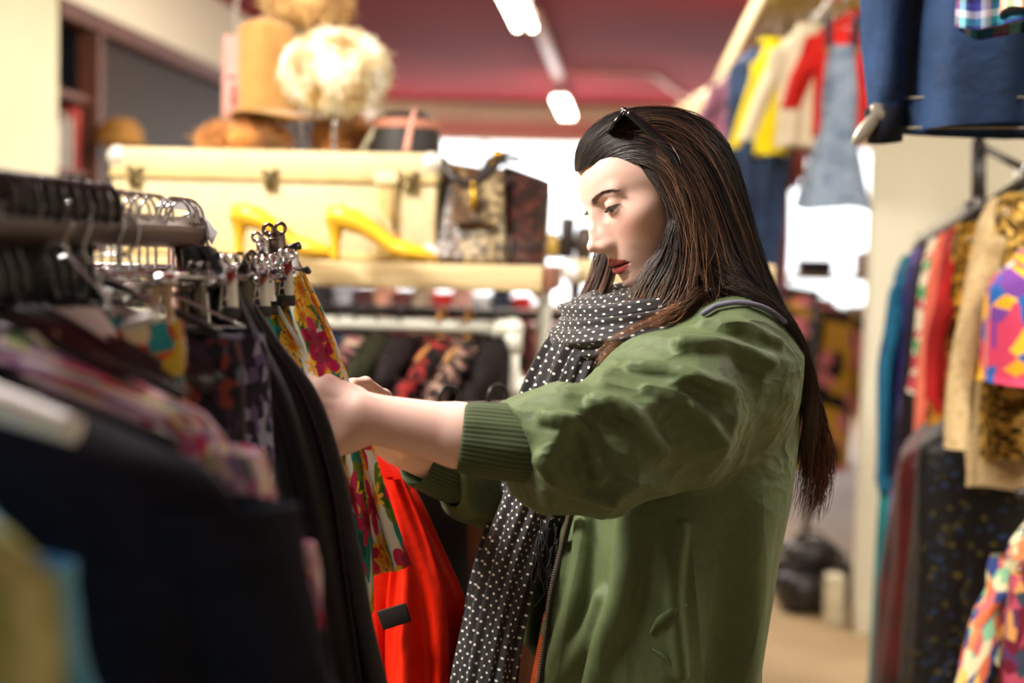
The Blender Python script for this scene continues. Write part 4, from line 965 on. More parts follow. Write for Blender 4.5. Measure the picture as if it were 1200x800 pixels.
for c0, dy in (((722, 143, 1.785), 0), ((720, 141, 1.872), 0)):
    ctr = Vector(P(*c0)); ux = Vector((-.05, 1, 0)).normalized()*.030; uz = (Vector(P(738, 131, 1.78))-Vector(P(712, 163, 1.78))).normalized()*.017
    mb = MB(); mb.tube([ctr+ux*cos(a)+uz*sin(a)*(1+.1*cos(2*a)) for a in [2*pi*k/32 for k in range(32)]], .0026, 8, closed=True); rim = mb.build('rim', SGM, SG)
    nn = ux.cross(uz).normalized(); mb = MB(); mb.grid(24, 5, lambda u, v: (ctr+(ux*cos(u*2*pi)+uz*sin(u*2*pi))*v+nn*(.002*(1-v*v)), (u, v)), wrap=True); mb.build('lens', SGL, rim, solid=.0015)
# ---- orange leather bag hanging in front of her
OL = NT('orange_leather'); _v = OL.vec(); OL.set(Base_Color=OL.ramp(OL.noise(_v, 60, 3).outputs[0], [(.35, srgb('#a03c12')), (.7, srgb('#c9541c'))]), Roughness=.5)
OL.bump(OL.n('ShaderNodeTexVoronoi', i_Vector=_v, i_Scale=700.0).outputs[0], .4, .001); OL = OL.m
b0 = P(640, 790, 1.786); BAG = empty('shoulder_bag', b0, 'orange leather bag between the scarf and the open jacket', 'bag')
mb = MB(); rm = Matrix.Rotation(radians(9), 3, 'Y'); mb.box(b0-Vector((-.004, 0, .06)), (.062, .044, .30), rot=rm, bev=.016); bb = mb.build('bag_body', OL, BAG)
mb = MB(); mb.tube([b0-Vector((-.004, 0, .06))+rm @ Vector((-.022*cos(a), -.024, .0+.13*sin(a))) for a in np.linspace(-1.4, 1.4, 30)], .0014, 5); mb.build('seam', plain('seam_orange', '#d8763a', .6), BAG)
mb = MB(); mb.tube([Vector(q) for q in catmull([b0+Vector((0, 0, .08)), P(672, 600, 1.83), P(690, 520, 1.86), P(730, 440, 1.80)], 20)], .004, 6); mb.build('strap', OL, BAG)
# ---------------------------------------------------------------- the near clothes rack on the left
RX, RZ = -.482, 1.462
RM = plain('rail_bronze', '#4a3022', .38, metal=.6, var=.2)
RACK = empty('clothes_rack', (RX, 1.0, 0), 'bronze clothes rack in the foreground, packed with hangers and dark garments', 'clothes rack')
MB().tube([(RX, .15, RZ), (RX, 1.535, RZ)], .0165, 16).build('rail', RM, RACK)
for y in (.22, 1.50):
    MB().tube([(RX, y, .04), (RX, y, RZ-.012)], .014, 12).build('post', RM, RACK)
    MB().tube([(RX-.24, y, .035), (RX+.24, y, .035)], .014, 12).build('foot', RM, RACK)
MB().tube([(RX, .22, .12), (RX, 1.50, .12)], .011, 10).build('lower_bar', RM, RACK)
MB().ball((RX, 1.54, RZ), .019, 16, 10).build('end_cap', plain('cap_black', (.012, .012, .012), .3), RACK)
def rk(Y): return (RX, Y, RZ+.018)
G1 = 'garments crowded on the foreground rack'
garment('shirt', 'pale lime green blouse, nearest garment at the lower left corner', 'shirt', rk(.62), fabric('lime', ['#b9b870', '#8f9a52', '#d8d8a0'], 14), W=.232, L=.6, seed=1, group=G1, neck=.090)
garment('shirt', 'light blue shirt next to the lime blouse at the lower left', 'shirt', rk(.735), fabric('sky_blue', ['#4f9fd2', '#86c6ee'], 10), W=.165, L=.7, sleeves=.42, seed=2, group=G1, slw=.036, neck=.105, swing=.10)
# padded hanger with printed cover
WORLDPART[0] = False
ph_ = empty('padded_hanger', rk(.80), 'padded hanger with white flowery cover sticking out below the black coat', 'hanger', None)
mb = MB(); z0 = hanger_geo(mb, .10, .002, neck=.075); mb.build('hook', WIRE, ph_)
mb = MB(); mb.tube([Vector(q) for q in catmull([(-.20, 0, z0-.055), (-.10, 0, z0-.03), (0, 0, z0-.01), (.09, 0, z0-.030), (.165, 0, z0-.052)], 30)], .017, 12, rs=[.008+.006*sin(pi*min(1, (k+2)/31)) for k in range(30)])
mb.build('cover', fabric('flower_cover', ['#dfe3ee', '#e6e9f2', '#dfe4ef', '#d9b06a', '#eef0f4', '#e8c8d4'], 50, 'spots'), ph_)
WORLDPART[0] = True
NAVY = fabric('navy_wool', ['#0d0f18', '#181b28', '#10121c'], 9, rough=.85)
coat = garment('coat', 'long black navy coat hanging in front, second largest garment at the lower left', 'coat', (RX+.02, .93, RZ+.018), NAVY, W=.205, L=1.05, sleeves=.62, T=.045, amp=.016, k=4, seed=3, group=G1, slw=.055, swing=.14, neck=.105, kind='coat', hang=PLB, hr=.004, flare=1.12)
FLB = fabric('pink_floral', ['#c9b8d6', '#a86f96', '#b02a55', '#e2d6dc', '#cfd4a8', '#8f7fb4', '#d2507c', '#e8dfe6', '#5d7a58'], 105, 'spots')
garment('blouse', 'pink and lilac flowered blouse behind the black coat', 'blouse', rk(1.045), FLB, W=.190, L=.72, sleeves=.12, T=.035, seed=4, group=G1, slw=.045, swing=.10, neck=.085, flare=.55, hang=PLB, hr=.004)
garment('shirt', 'white shirt just behind the flowered blouse collar', 'shirt', rk(1.13), fabric('white_cotton', ['#c9c9d2', '#e8e8ec'], 6), W=.13, L=.35, seed=5, group=G1, neck=.07, hang=PLB, hr=.004)
MULTI = fabric('night_floral', ['#14141c', '#1c2030', '#3a2c44', '#7a3a34', '#20242c', '#56647c', '#171720'], 75, 'spots')
garment('skirt', 'dark skirt with small coloured flowers in the middle of the foreground rack', 'skirt', rk(1.24), MULTI, W=.15, L=.6, kind='skirt', T=.04, seed=6, group=G1, neck=.05, hang=PLB, hr=.004)
garment('skirt', 'black violet patterned skirt behind the flowered skirt on the foreground rack', 'skirt', rk(1.31), fabric('violet_floral', ['#1a1622', '#241c30', '#5b4a7a', '#8a8fa8', '#201a24'], 85, 'spots'), W=.15, L=.6, kind='skirt', neck=.05, T=.035, seed=7, group=G1, rz=.3)
garment('scarf', 'orange and turquoise scarf folded over a hanger on the foreground rack', 'scarf', rk(1.19), fabric('orange_turq', ['#d9641e', '#2f9aa0', '#e8d8b0', '#c02c20', '#c8b43a'], 60, 'spots'), W=.12, L=.4, kind='skirt', T=.03, seed=8, group=G1, rz=-.2)
# black plastic hangers with thick hooks, close together
WORLDPART[0] = False
ORD = ['first', 'second', 'third', 'fourth', 'fifth', 'sixth', 'seventh', 'eighth', 'ninth', 'tenth', 'last']
def black_hanger(i, Y, rz):
    h = empty('plastic_hanger', (RX, Y, RZ+.018), None, 'hanger', 'black plastic hangers crowded on the near rail', rz)
    pts = [Vector((.021*cos(a), 0, .020*sin(a)-.002)) for a in np.linspace(-.55, pi+.2, 14)]+[Vector((-.016, 0, -.03)), Vector((-.004, 0, -.055)), Vector((0, 0, -.085))]
    MB().tube(pts, .0042, 8, rs=[.0042]*4+[.0060]*(len(pts)-4)).build('hook', PLB, h)
    arm = catmull([(-.13, 0, -.150), (-.07, 0, -.115), (0, 0, -.086), (.07, 0, -.115), (.13, 0, -.150)], 20); MB().tube([Vector(q) for q in arm], .0058, 8).build('arm', PLB, h)
    h['label'] = ORD[i] + ' thick black hanger hook on the near rail, counted from the camera'
for i, Y in enumerate((1.035, 1.058, 1.08, 1.105, 1.13, 1.155, 1.18, 1.205, 1.23, 1.255)): black_hanger(i, Y, rnd.uniform(-.16, .16))
CHR = plain('chrome', '#d4d4da', .14, metal=1.0, var=.03); CLB = plain('clip_black_rubber', (.012, .011, .011), .5)
def clip(root, x, z, s=1.0, mat=CHR):
    """spring clip: two jaws, coil and rubber tips"""
    c = MB(); 
    for sd in (-1, 1):
        c.box((x, sd*.0055*s, z-.008*s), (.012*s, .0022*s, .044*s), rot=Matrix.Rotation(sd*.16, 3, 'X'), bev=.0006)
        c.tube([Vector((x+.0058*s*cos(a), sd*.0095*s, z+.020*s+.0058*s*sin(a))) for a in np.linspace(0, 2*pi, 13)[:-1]], .0022*s, 6, closed=True)
    c.tube([(x-.010*s, 0, z), (x+.010*s, 0, z)], .0042*s, 10)
    o = c.build('clip', mat, root)
    m = MB(); m.box((x, 0, z-.036*s), (.021*s, .012*s, .014*s), bev=.002); m.build('clip_pad', CLB, o)
def clip_hanger(loc, rz, label, half=.17, tilt=0.0, group=None, low=.055, mat=CHR, s=1.0, hook=True):
    h = empty('clip_hanger', loc, label, 'hanger', group, rz); h.rotation_euler.y = tilt
    if hook:
        pts = [Vector((.020*cos(a), 0, .020*sin(a)-.002)) for a in np.linspace(-.5, pi+.2, 14)]+[Vector((-.014, 0, -.02)), Vector((0, 0, -.036)), Vector((0, 0, -low))]
        MB().tube(pts, .0016, 8).build('hook', WIRE, h)
    MB().tube([(-half, 0, -low), (half, 0, -low)], .0024, 10).build('bar', CHR, h)
    for sd in (-1, 1): MB().ball((sd*half, 0, -low), (.0045, .0036, .0036), 10, 6).build('bar_tip', PLB, h)
    for x in (-half*.80, half*.84): clip(h, x, -low-.002, s, mat)
    return h
BRZ0 = plain('clip_gunmetal', '#55504c', .22, metal=1.0, var=.05)
G2 = 'metal clip hangers tangled on the near rail'
for i, (Y, rz, hf, lo) in enumerate([(1.27, .95, .13, .07), (1.295, .75, .145, .062), (1.32, 1.05, .13, .080), (1.345, .80, .15, .060), (1.37, .98, .14, .072), (1.395, .70, .15, .064), (1.42, .9, .15, .058), (1.475, .80, .14, .062), (1.49, .65, .15, .055), (1.503, .8, .14, .066), (1.518, .72, .15, .058)]):
    clip_hanger((RX, Y, RZ+.018), rz, ORD[i]+' chrome clip hanger in the tangle on the near rail, counted from the camera', hf, 0, G2, lo, s=.92, mat=CHR if i % 3 else BRZ0)
# wooden-toned double clip, pale plastic hangers
ck = empty('clothes_peg', P(190, 352, 1.22), 'beige plastic double clip dangling among the metal hangers', 'clip')
c = MB(); c.box((-.006, 0, -.006), (.008, .006, .045), rot=Matrix.Rotation(.08, 3, 'Y'), bev=.002); c.box((.006, 0, -.006), (.008, .006, .045), rot=Matrix.Rotation(-.08, 3, 'Y'), bev=.002); c.build('jaws', plain('clip_beige', '#c9b48a', .4), ck)
c = MB(); c.tube([(-.012, 0, .018), (.012, 0, .018)], .006, 10); c.build('spring', CHR, ck)
G3 = 'pale plastic hanger arms among the metal hooks'
for i, (x, y, x2, y2, Y) in enumerate([(108, 362, 180, 384, 1.22), (150, 352, 202, 322, 1.3), (96, 336, 178, 352, 1.34), (120, 400, 182, 372, 1.18)]):
    a, b = P(x, y, Y), P(x2, y2, Y-.05); o = empty('plastic_hanger', a, 'pale plastic hanger arm among the metal clips, ' + ['lowest long one', 'short one slanting up to the right', 'one nearest the rail', 'one behind the flowered blouse'][i], 'hanger', G3)
    WORLDPART[0] = True
    MB().tube([a, a.lerp(b, .5)+Vector((0, 0, .004)), b], .0048, 8).build('arm', PLW, o)
    MB().tube([Vector(q) for q in catmull([a.lerp(b, .3), a.lerp(b, .3)+Vector((-.01, 0, .03)), Vector((RX+.012, (a.y+b.y)/2, RZ-.02)), Vector((RX+.018, (a.y+b.y)/2, RZ+.005)), Vector((RX, (a.y+b.y)/2, RZ+.021)), Vector((RX-.018, (a.y+b.y)/2, RZ+.005))], 20)], .0016, 6).build('hook', WIRE, o)
    WORLDPART[0] = False
WORLDPART[0] = True
# white card at the rail end
mb = MB(); q = [P(178, 243, 1.56), P(212, 230, 1.56), P(224, 234, 1.56), P(254, 272, 1.56), P(248, 286, 1.56), P(218, 246, 1.56)]
n = len(q); mb.add(q+[v+Vector((0, .003, 0)) for v in q], [tuple(range(n-1, -1, -1)), tuple(range(n, 2*n))]+[(i, (i+1) % n, n+(i+1) % n, n+i) for i in range(n)])
setp(mb.build('card_tag', plain('card_white', '#e6e4e8', .5), smooth=False), 'white bent card standing up at the end of the near rail', 'tag')
# long black garment falling across the rack, in front of the reaching hand
BK = NT('black_satin'); _v = BK.vec('UV'); BK.set(Base_Color=BK.ramp(BK.noise(_v, 8, 3).outputs[0], [(.3, (.004, .0035, .005)), (.7, (.009, .008, .011))]), Roughness=.5, Specular_IOR_Level=.25, Sheen_Weight=.0); BK.bump(BK.noise(_v, 30, 3).outputs[0], .4, .006); BK = BK.m
tr = empty('black_skirt', (RX, 1.44, RZ), 'long black satin skirt slanting down beside the reaching hand', 'skirt', G1)
Lp = [(212, 292), (216, 340), (220, 420), (228, 520), (240, 640), (250, 760), (258, 900), (262, 1040)]
Rp = [(252, 292), (290, 342), (330, 402), (374, 462), (402, 545), (422, 640), (438, 730), (458, 820), (468, 930), (472, 1040)]
L3 = [P(x, y, 1.43+.00*i) for i, (x, y) in enumerate(Lp)]; R3 = [P(x, y, 1.45-.002*i) for i, (x, y) in enumerate(Rp)]
loft('body', BK, L3, R3, tr, thick=.028, folds=2.3, amp=.011, seed=3, nv=70)
loft('overlap_fold', BK, [P(248, 300, 1.425), P(278, 380, 1.42), P(312, 470, 1.42), P(345, 590, 1.42), P(372, 720, 1.42), P(392, 900, 1.42)], [P(262, 296, 1.43), P(306, 382, 1.425), P(356, 462, 1.425), P(388, 560, 1.425), P(408, 690, 1.425), P(440, 900, 1.42)], tr, thick=.012, folds=1, amp=.006, seed=4, nv=40, nu=30)
# tropical print shorts held by the woman, on their clip hanger
SH = empty('floral_shorts', P(318, 300, 1.60), 'tropical flower print shorts the woman is holding, clipped to a hanger', 'shorts')
TRP = floral('tropical_print', scale=13.5)
YS = 1.60
loft('front_leg', TRP, [P(268, 318, YS), P(276, 380, YS), P(300, 460, YS), P(330, 540, YS), P(362, 620, YS), P(392, 690, YS), P(412, 760, YS)],
     [P(346, 300, YS-.005), P(362, 345, YS-.01), P(383, 395, YS-.015), P(404, 448, YS-.02), P(420, 520, YS-.015), P(432, 600, YS), P(437, 660, YS), P(438, 716, YS)], SH, thick=.012, folds=2.2, amp=.010, seed=6, nv=90, nu=110, uvw=.22)
loft('back_leg', TRP, [P(342, 310, YS+.02), P(372, 390, YS+.02), P(396, 460, YS+.02), P(408, 540, YS+.02), P(418, 620, YS+.02), P(428, 678, YS+.02)],
     [P(350, 304, YS+.015), P(386, 380, YS+.015), P(411, 450, YS+.015), P(436, 520, YS+.01), P(458, 590, YS+.01), P(482, 662, YS+.01)], SH, thick=.010, folds=1.6, amp=.008, seed=8, nv=80, nu=80, uvw=.16)
loft('waistband', TRP, [P(270, 318, YS-.012), P(272, 330, YS-.013), P(274, 345, YS-.014)], [P(347, 297, YS-.014), P(350, 308, YS-.015), P(355, 322, YS-.016)], SH, thick=.008, folds=1, amp=.002, seed=9, nv=10, nu=60, uvw=.20)
mb = MB()
for pts in ([(284, 340), (300, 380), (330, 430), (360, 490), (376, 540)], [(312, 335), (340, 385), (368, 425), (394, 462)]):
    q = catmull([P(x, y, YS-.014) for x, y in pts], 24); mb.tube([Vector(v) for v in q], .003, 6, rs=[.0032*(1-.6*k/23) for k in range(24)])
mb.build('pleat', TRP, SH)
hb = P(346, 289, YS); ha = P(236, 322, YS-.06)
CHN = empty('clip_hanger', ha.lerp(hb, .3), 'sharp clip hanger holding the tropical shorts', 'hanger')
MB().tube([ha, hb], .0021, 10).build('bar', CHR, CHN)
MB().tube([hb-(hb-ha).normalized()*.010, hb+(hb-ha).normalized()*.006], .0048, 10).build('bar_tip', PLB, CHN)
MB().tube([Vector(q) for q in catmull([ha.lerp(hb, .15), ha.lerp(hb, .15)+Vector((-.01, 0, .03)), Vector((RX+.02, 1.528, RZ-.01)), Vector((RX+.019, 1.528, RZ+.010)), Vector((RX, 1.528, RZ+.021)), Vector((RX-.019, 1.528, RZ+.004))], 24)], .0017, 6).build('hook', WIRE, CHN)
BRZ = plain('clip_bronze', '#8d8478', .18, metal=1.0, var=.05)
def wclip(c, mat, s=1.0):
    c = Vector(c); mb = MB(); tl = Matrix.Rotation(-.12, 3, 'Y')
    for k, dx in enumerate((-.0052, .0052)):
        mb.tube([c+tl @ Vector((dx*1.2*s+.0052*s*cos(a), -.006*s, .024*s+.0052*s*sin(a))) for a in np.linspace(0, 2*pi, 15)[:-1]], .0021*s, 7, closed=True)
    mb.box(c+tl @ Vector((0, -.005*s, -.002*s)), (.0155*s, .003*s, .046*s), rot=tl, bev=.0012); mb.box(c+tl @ Vector((0, .006*s, -.002*s)), (.0155*s, .003*s, .046*s), rot=tl @ Matrix.Rotation(.1, 3, 'X'), bev=.0012)
    for z in (.014, -.016): mb.box(c+tl @ Vector((0, -.0068*s, z*s)), (.012*s, .002*s, .003*s), rot=tl, bev=.0006)
    mb.tube([c+Vector((-.010*s, 0, .004)), c+Vector((.010*s, 0, .004))], .0036*s, 8)
    o = mb.build('clip', mat, CHN); m = MB(); m.box(c+tl @ Vector((0, 0, -.030*s)), (.022*s, .013*s, .018*s), rot=tl, bev=.0025); m.build('clip_pad', CLB, o)
wclip(P(326, 296, YS-.006), BRZ, 1.12); wclip(P(310, 300, YS+.05), CHR, .95)
# scarlet garment and dark ones behind the shorts
RED = fabric('scarlet_satin', ['#cf1607', '#ec2c0c'], 5, rough=.36, bump=.3, sheen=.05)
rd = empty('red_dress', (-.37, 1.91, 1.10), 'scarlet satin dress hanging behind the tropical shorts', 'dress')
loft('body', RED, [P(372, 520, 1.91), P(384, 600, 1.91), P(396, 700, 1.91), P(402, 800, 1.91), P(404, 980, 1.91)], [P(446, 526, 1.91), P(486, 572, 1.90), P(518, 640, 1.89), P(544, 700, 1.89), P(551, 745, 1.89), P(547, 820, 1.90), P(530, 980, 1.91)], rd, thick=.05, folds=2.4, amp=.022, seed=5, nv=60, nu=90)
loft('side_drape', RED, [P(452, 560, 1.865), P(458, 640, 1.86), P(452, 720, 1.86), P(450, 850, 1.86)], [P(474, 560, 1.86), P(506, 640, 1.855), P(524, 720, 1.85), P(528, 850, 1.85)], rd, thick=.03, folds=1.5, amp=.012, seed=15, nv=40, nu=50)
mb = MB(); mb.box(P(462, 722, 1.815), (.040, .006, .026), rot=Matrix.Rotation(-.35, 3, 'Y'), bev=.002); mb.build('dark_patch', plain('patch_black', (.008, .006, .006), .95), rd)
hx_ = -.37; hy_ = 1.88+.38*(hx_+.58)/.52
MB().tube([Vector(q) for q in catmull([(hx_, 1.91, 1.18), (hx_, hy_+.01, 1.20), (hx_+.004, hy_+.019, 1.212), (hx_, hy_, 1.2275), (hx_-.004, hy_-.019, 1.212)], 16)], .002, 6).build('hanger', WIRE, rd)
for (nm, lab, x, col, Y, L_) in (('coat', 'brown suede coat hanging between the red dress and the scarf', 588, ['#4a2614', '#6d3c20'], 2.35, 1.1), ('coat', 'black coat hanging just behind the red dress', 530, ['#0e0b0b', '#1a1412'], 2.28, 1.15)):
    q_ = (x-738)/FPX; t_ = (q_*1.88+.58)/(.52-.38*q_); p = Vector((-.58+.52*t_, 1.88+.38*t_, 0)); Y = p.y; garment(nm, lab, 'coat', (p.x, Y, 1.229), fabric(nm+col[0], col, 8), W=.12, L=L_-.22, rz=.75, T=.028, amp=.006, seed=int(x), group='dark coats beyond the reaching arms', hang=PLB, hr=.003)
LR = empty('low_clothes_rack', (-.32, 2.07, 0), 'low dark rail carrying the red dress and the coats behind the reaching arms', 'clothes rack')
MB().tube([(-.58, 1.88, 1.21), (-.06, 2.26, 1.21)], .013, 10).build('rail', RM, LR)
for x, y in ((-.57, 1.887), (-.07, 2.253)): MB().tube([(x, y, 0), (x, y, 1.21)], .012, 8).build('post', RM, LR)
# ---------------------------------------------------------------- display shelf with the trunk, shoes and bags
WD = NT('pale_plywood'); _v = WD.vec(); _m = WD.n('ShaderNodeMapping', i_Vector=_v); _m.inputs['Scale'].default_value = (1.2, 8, 30)
WD.set(Base_Color=WD.ramp(WD.noise(_m.outputs[0], 3, 4).outputs[0], [(.3, srgb('#bfa878')), (.7, srgb('#dac99c'))]), Roughness=.6); WD = WD.m
WP = plain('pipe_white', '#dcdfd2', .3, var=.03)
SHF = empty('display_shelf', (-.75, 3.45, 0), 'pale plywood shelf on a white pipe frame carrying the trunk and bags', 'shelf')
MB().box((-.74, 3.46, 1.392), (1.09, .52, .058), bev=.004).build('board', WD, SHF)
MB().box((-.185, 3.46, 1.392), (.02, .50, .056), bev=.002).build('end_band', plain('band_brown', '#8a5a44', .6), SHF)
pz = 1.276
MB().tube([(-1.25, 3.26, pz), (-.262, 3.26, pz)], .0168, 14).build('rail', WP, SHF)
mb = MB(); mb.ball((-.262, 3.26, pz), .026, 14, 10); mb.tube([(-.31, 3.26, pz), (-.262, 3.26, pz)], .0225, 14); mb.tube([(-.262, 3.26, pz), (-.262, 3.26, pz-.055)], .0225, 14); mb.build('elbow', WP, SHF)
MB().tube([(-.262, 3.26, 0), (-.262, 3.26, pz)], .0168, 14).build('post', WP, SHF)
mb = MB(); mb.tube([(-.262, 3.26, 1.11), (-.262, 3.26, 1.175)], .0235, 14); mb.tube([(-.262, 3.26, 1.143), (-.300, 3.22, 1.143)], .019, 12); mb.ball((-.305, 3.215, 1.143), .022, 12, 8); mb.build('tee_joint', WP, SHF)
MB().tube([(-1.25, 3.26, 0), (-1.25, 3.26, pz+.02)], .0168, 14).build('post', WP, SHF)
for x in (-1.25, -.215): MB().tube([(x, 3.66, 0), (x, 3.66, 1.363)], .0168, 12).build('post', WP, SHF)
MB().tube([(-.215, 3.28, 1.363), (-.215, 3.66, 1.33)], .012, 10).build('brace', WP, SHF)
# white end hook
h0 = P(624, 470, 3.1); mb = MB(); mb.tube([Vector(q) for q in catmull([h0+Vector((.012, 0, -.06)), h0+Vector((.016, 0, .01)), h0+Vector((.004, 0, .042)), h0+Vector((-.022, 0, .040)), h0+Vector((-.030, 0, .022))], 20)], .009, 10)
setp(mb.build('pipe_hook', WP), 'white curved hook beside the white pipe post', 'hook')
TOP = 1.4215
# trunk
TK = NT('trunk_canvas'); _v = TK.vec(); TK.set(Base_Color=TK.mix(.35, TK.ramp(TK.noise(_v, 5, 5).outputs[0], [(.3, srgb('#c4b184')), (.7, srgb('#dccfa4'))]), TK.ramp(TK.noise(_v, 160, 2).outputs[0], [(.4, srgb('#b8a478')), (.6, srgb('#ddd2aa'))])), Roughness=.6); TK.bump(TK.noise(_v, 260, 2).outputs[0], .25, .002); TK = TK.m
TX0, TX1, TY = -1.205, -.437, 3.40
T = empty('trunk', ((TX0+TX1)/2, TY, TOP), 'old cream travel trunk with metal latches on the plywood shelf', 'trunk')
cx, w = (TX0+TX1)/2, TX1-TX0
MB().box((cx, TY, TOP+.0905), (w-.008, .37, .179), bev=.010).build('body', TK, T)
MB().box((cx, TY, TOP+.215), (w, .38, .066), bev=.012).build('lid', TK, T)
TRM = plain('trunk_trim', '#cdb577', .5); TRD = plain('trunk_seam', '#8a744a', .6)
MB().box((cx, TY-.188, TOP+.184), (w-.004, .006, .010), bev=.002).build('lid_rim', TRM, T)
MB().box((cx, TY-.186, TOP+.177), (w-.01, .004, .005)).build('seam', TRD, T)
MB().box((cx, TY-.188, TOP+.010), (w-.02, .006, .016), bev=.002).build('bottom_rim', TRM, T)
CO = plain('corner_metal', '#e4dfd2', .35, metal=.3)
for sx in (TX0+.018, TX1-.018):
    for sz in (TOP+.226, TOP+.020): MB().ball((sx, TY-.176, sz), (.026, .022, .026), 14, 10).build('corner', CO, T)
LT = plain('latch_brass', '#8d7c50', .35, metal=.7)
for x in (P(157, 200, 3.2).x, P(316, 200, 3.2).x, P(482, 205, 3.2).x):
    mb = MB(); mb.box((x, TY-.196, TOP+.196), (.036, .008, .020), bev=.002); mb.box((x, TY-.196, TOP+.168), (.030, .008, .022), bev=.002); lt = mb.build('latch', LT, T)
    MB().box((x, TY-.203, TOP+.182), (.014, .008, .030), bev=.002).build('hasp', plain('hasp_dark', '#5f5236', .4, metal=.6), lt)
xs = P(455, 210, 3.2).x
MB().box((xs, TY-.194, TOP+.11), (.045, .008, .20), bev=.002).build('strap', plain('strap_tan', '#c2a666', .6), T)
MB().box((xs-.004, TY-.203, TOP+.190), (.052, .010, .030), bev=.003).build('strap_tab', plain('tab_pale', '#e3d6a8', .5), T)
MB().tube([(xs+.012, TY-.200, TOP+.17), (xs+.014, TY-.200, TOP+.07)], .005, 6).build('strap_edge', TRD, T)
# yellow court shoes: lofted cross sections
YL = plain('shoe_yellow', '#e8b62e', .28, var=.05)
def pump(px, label, s=1.0, Y=3.30, rz=0.0):
    base = P(px, 300, Y); root = empty('heeled_shoe', (base.x, Y, TOP), label, 'shoe', None, rz); WORLDPART[0] = False
    Lg = .245*s; mb = MB()
    st = [(0.0, .082, .112, .010), (.010, .074, .122, .022), (.035, .068, .124, .028), (.075, .058, .108, .029), (.115, .036, .080, .028), (.150, .012, .055, .033), (.185, .003, .045, .038), (.215, .002, .036, .034), (.236, .002, .024, .022), (.247, .004, .012, .007)]
    n = 20; vs = []; uvs = []
    def fn(u, v):
        i = v*(len(st)-1); k = min(int(i), len(st)-2); f = i-k; x, b, t, wd = [st[k][j]*(1-f)+st[k+1][j]*f for j in range(4)]
        a = u*2*pi; return Vector((x*s, wd*cos(a)*s, ((b+t)/2+(t-b)/2*sin(a))*s)), (u, v)
    mb.grid(n, 36, fn, wrap=True); mb.build('upper', YL, root)
    m = MB(); m.grid(16, 10, lambda u, v: (Vector(((.004+.050*v)*s, .016*s*cos(2*pi*u)*1, .124*s+.002*s*sin(2*pi*u)-.010*v*s)), (u, v)), wrap=True); m.build('insole', plain('insole_cream', '#e8d9a8', .5), root)
    m = MB(); m.lathe([(.0, 0), (.011*s, 0), (.0105*s, .012*s), (.0115*s, .045*s), (.020*s, .078*s), (.026*s, .088*s)], (.020*s, 0, 0), 14); m.build('heel', YL, root)
    WORLDPART[0] = True; return root
pump(270, 'yellow high heeled shoe on the shelf, the left one', 1.0, 3.10); pump(382, 'yellow high heeled shoe on the shelf, the right one beside the handbag', 1.0, 3.06)
mb = MB(); mb.tube([Vector(q) for q in catmull([P(404, 246, 3.05), P(425, 238, 3.05), P(448, 252, 3.05), P(462, 275, 3.05)], 16)], .0012, 5); tg = mb.build('tag_string', plain('string_white', '#e8e0d0', .6)); setp(tg, 'white string loop with orange tag on the right yellow shoe', 'tag')
MB().box(P(462, 278, 3.05), (.014, .004, .010), bev=.001).build('price_tag', plain('tag_orange', '#d9783a', .5), tg)
# handbags
SN = NT('snakeskin'); _v = SN.vec(); _vo = SN.n('ShaderNodeTexVoronoi', i_Vector=_v, i_Scale=62.0); _mp = SN.noise(_v, 7, 3, .6).outputs[0]
SN.set(Base_Color=SN.mix(SN.math('MULTIPLY', _vo.outputs['Distance'], 1.3), SN.ramp(_mp, [(.35, srgb('#2c1c12')), (.48, srgb('#7a5a38')), (.60, srgb('#cbb88a'))]), (*srgb('#3a2a1c'), 1)), Roughness=.32); SN.bump(_vo.outputs['Distance'], .5, .003); SN = SN.m
SD = NT('snake_dark'); _v = SD.vec(); _vo = SD.n('ShaderNodeTexVoronoi', i_Vector=_v, i_Scale=52.0); SD.set(Base_Color=SD.ramp(_vo.outputs['Distance'], [(.1, srgb('#5a2c22')), (.6, srgb('#241410'))]), Roughness=.35); SD.bump(_vo.outputs['Distance'], .4, .003); SD = SD.m
GOLD = plain('gold', '#d8a832', .22, metal=1.0)
Yb = 3.22; HB = empty('handbag', P(575, 305, Yb), 'brown snakeskin handbag with gold clasp tassel on the shelf', 'handbag')
HB.location.z = TOP
def bagloft(mat, name, q_b, q_t, d0, d1, parent, sag=.0):
    """block with rounded sides between bottom and top edge (two points each)"""
    b0, b1 = q_b; t0, t1 = q_t; mb = MB()
    def fn(u, v):
        a = u*2*pi; ca, sa = cos(a), sin(a); k = .5+.5*(abs(ca)**.35)*(1 if ca > 0 else -1); l = b0.lerp(t0, v); r = b1.lerp(t1, v); p = l.lerp(r, k); dep = d0+(d1-d0)*v
        return p+Vector((0, dep/2+dep/2*(abs(sa)**.5)*(1 if sa > 0 else -1), -sag*sin(pi*k)*max(0, v-.6)*2.5)), (k*.3, v*.3)
    mb.grid(56, 16, fn, wrap=True); n0 = len(mb.v)
    mb.f.append(tuple(range(55, -1, -1))); mb.f.append(tuple(16*56+i for i in range(56)))
    return mb.build(name, mat, parent)
bo = P(500, 300, Yb); 
body = bagloft(SN, 'front_body', (Vector((P(498, 300, Yb).x, Yb, TOP+.001)), Vector((P(594, 300, Yb).x, Yb-.01, TOP+.001))), (P(517, 188, Yb+.05), P(592, 196, Yb+.04)), .13, .05, HB, .030)
bagloft(SD, 'side_gusset', (Vector((P(592, 300, Yb).x, Yb, TOP+.001)), Vector((P(636, 300, Yb).x, Yb+.05, TOP+.001))), (P(590, 193, Yb+.04), P(645, 212, Yb+.05)), .12, .06, HB, .0)
mb = MB(); fl = [P(518, 186, Yb+.02), P(528, 205, Yb-.002), P(545, 214, Yb-.008), P(566, 208, Yb-.006), P(584, 190, Yb+.01), P(592, 188, Yb+.03)]
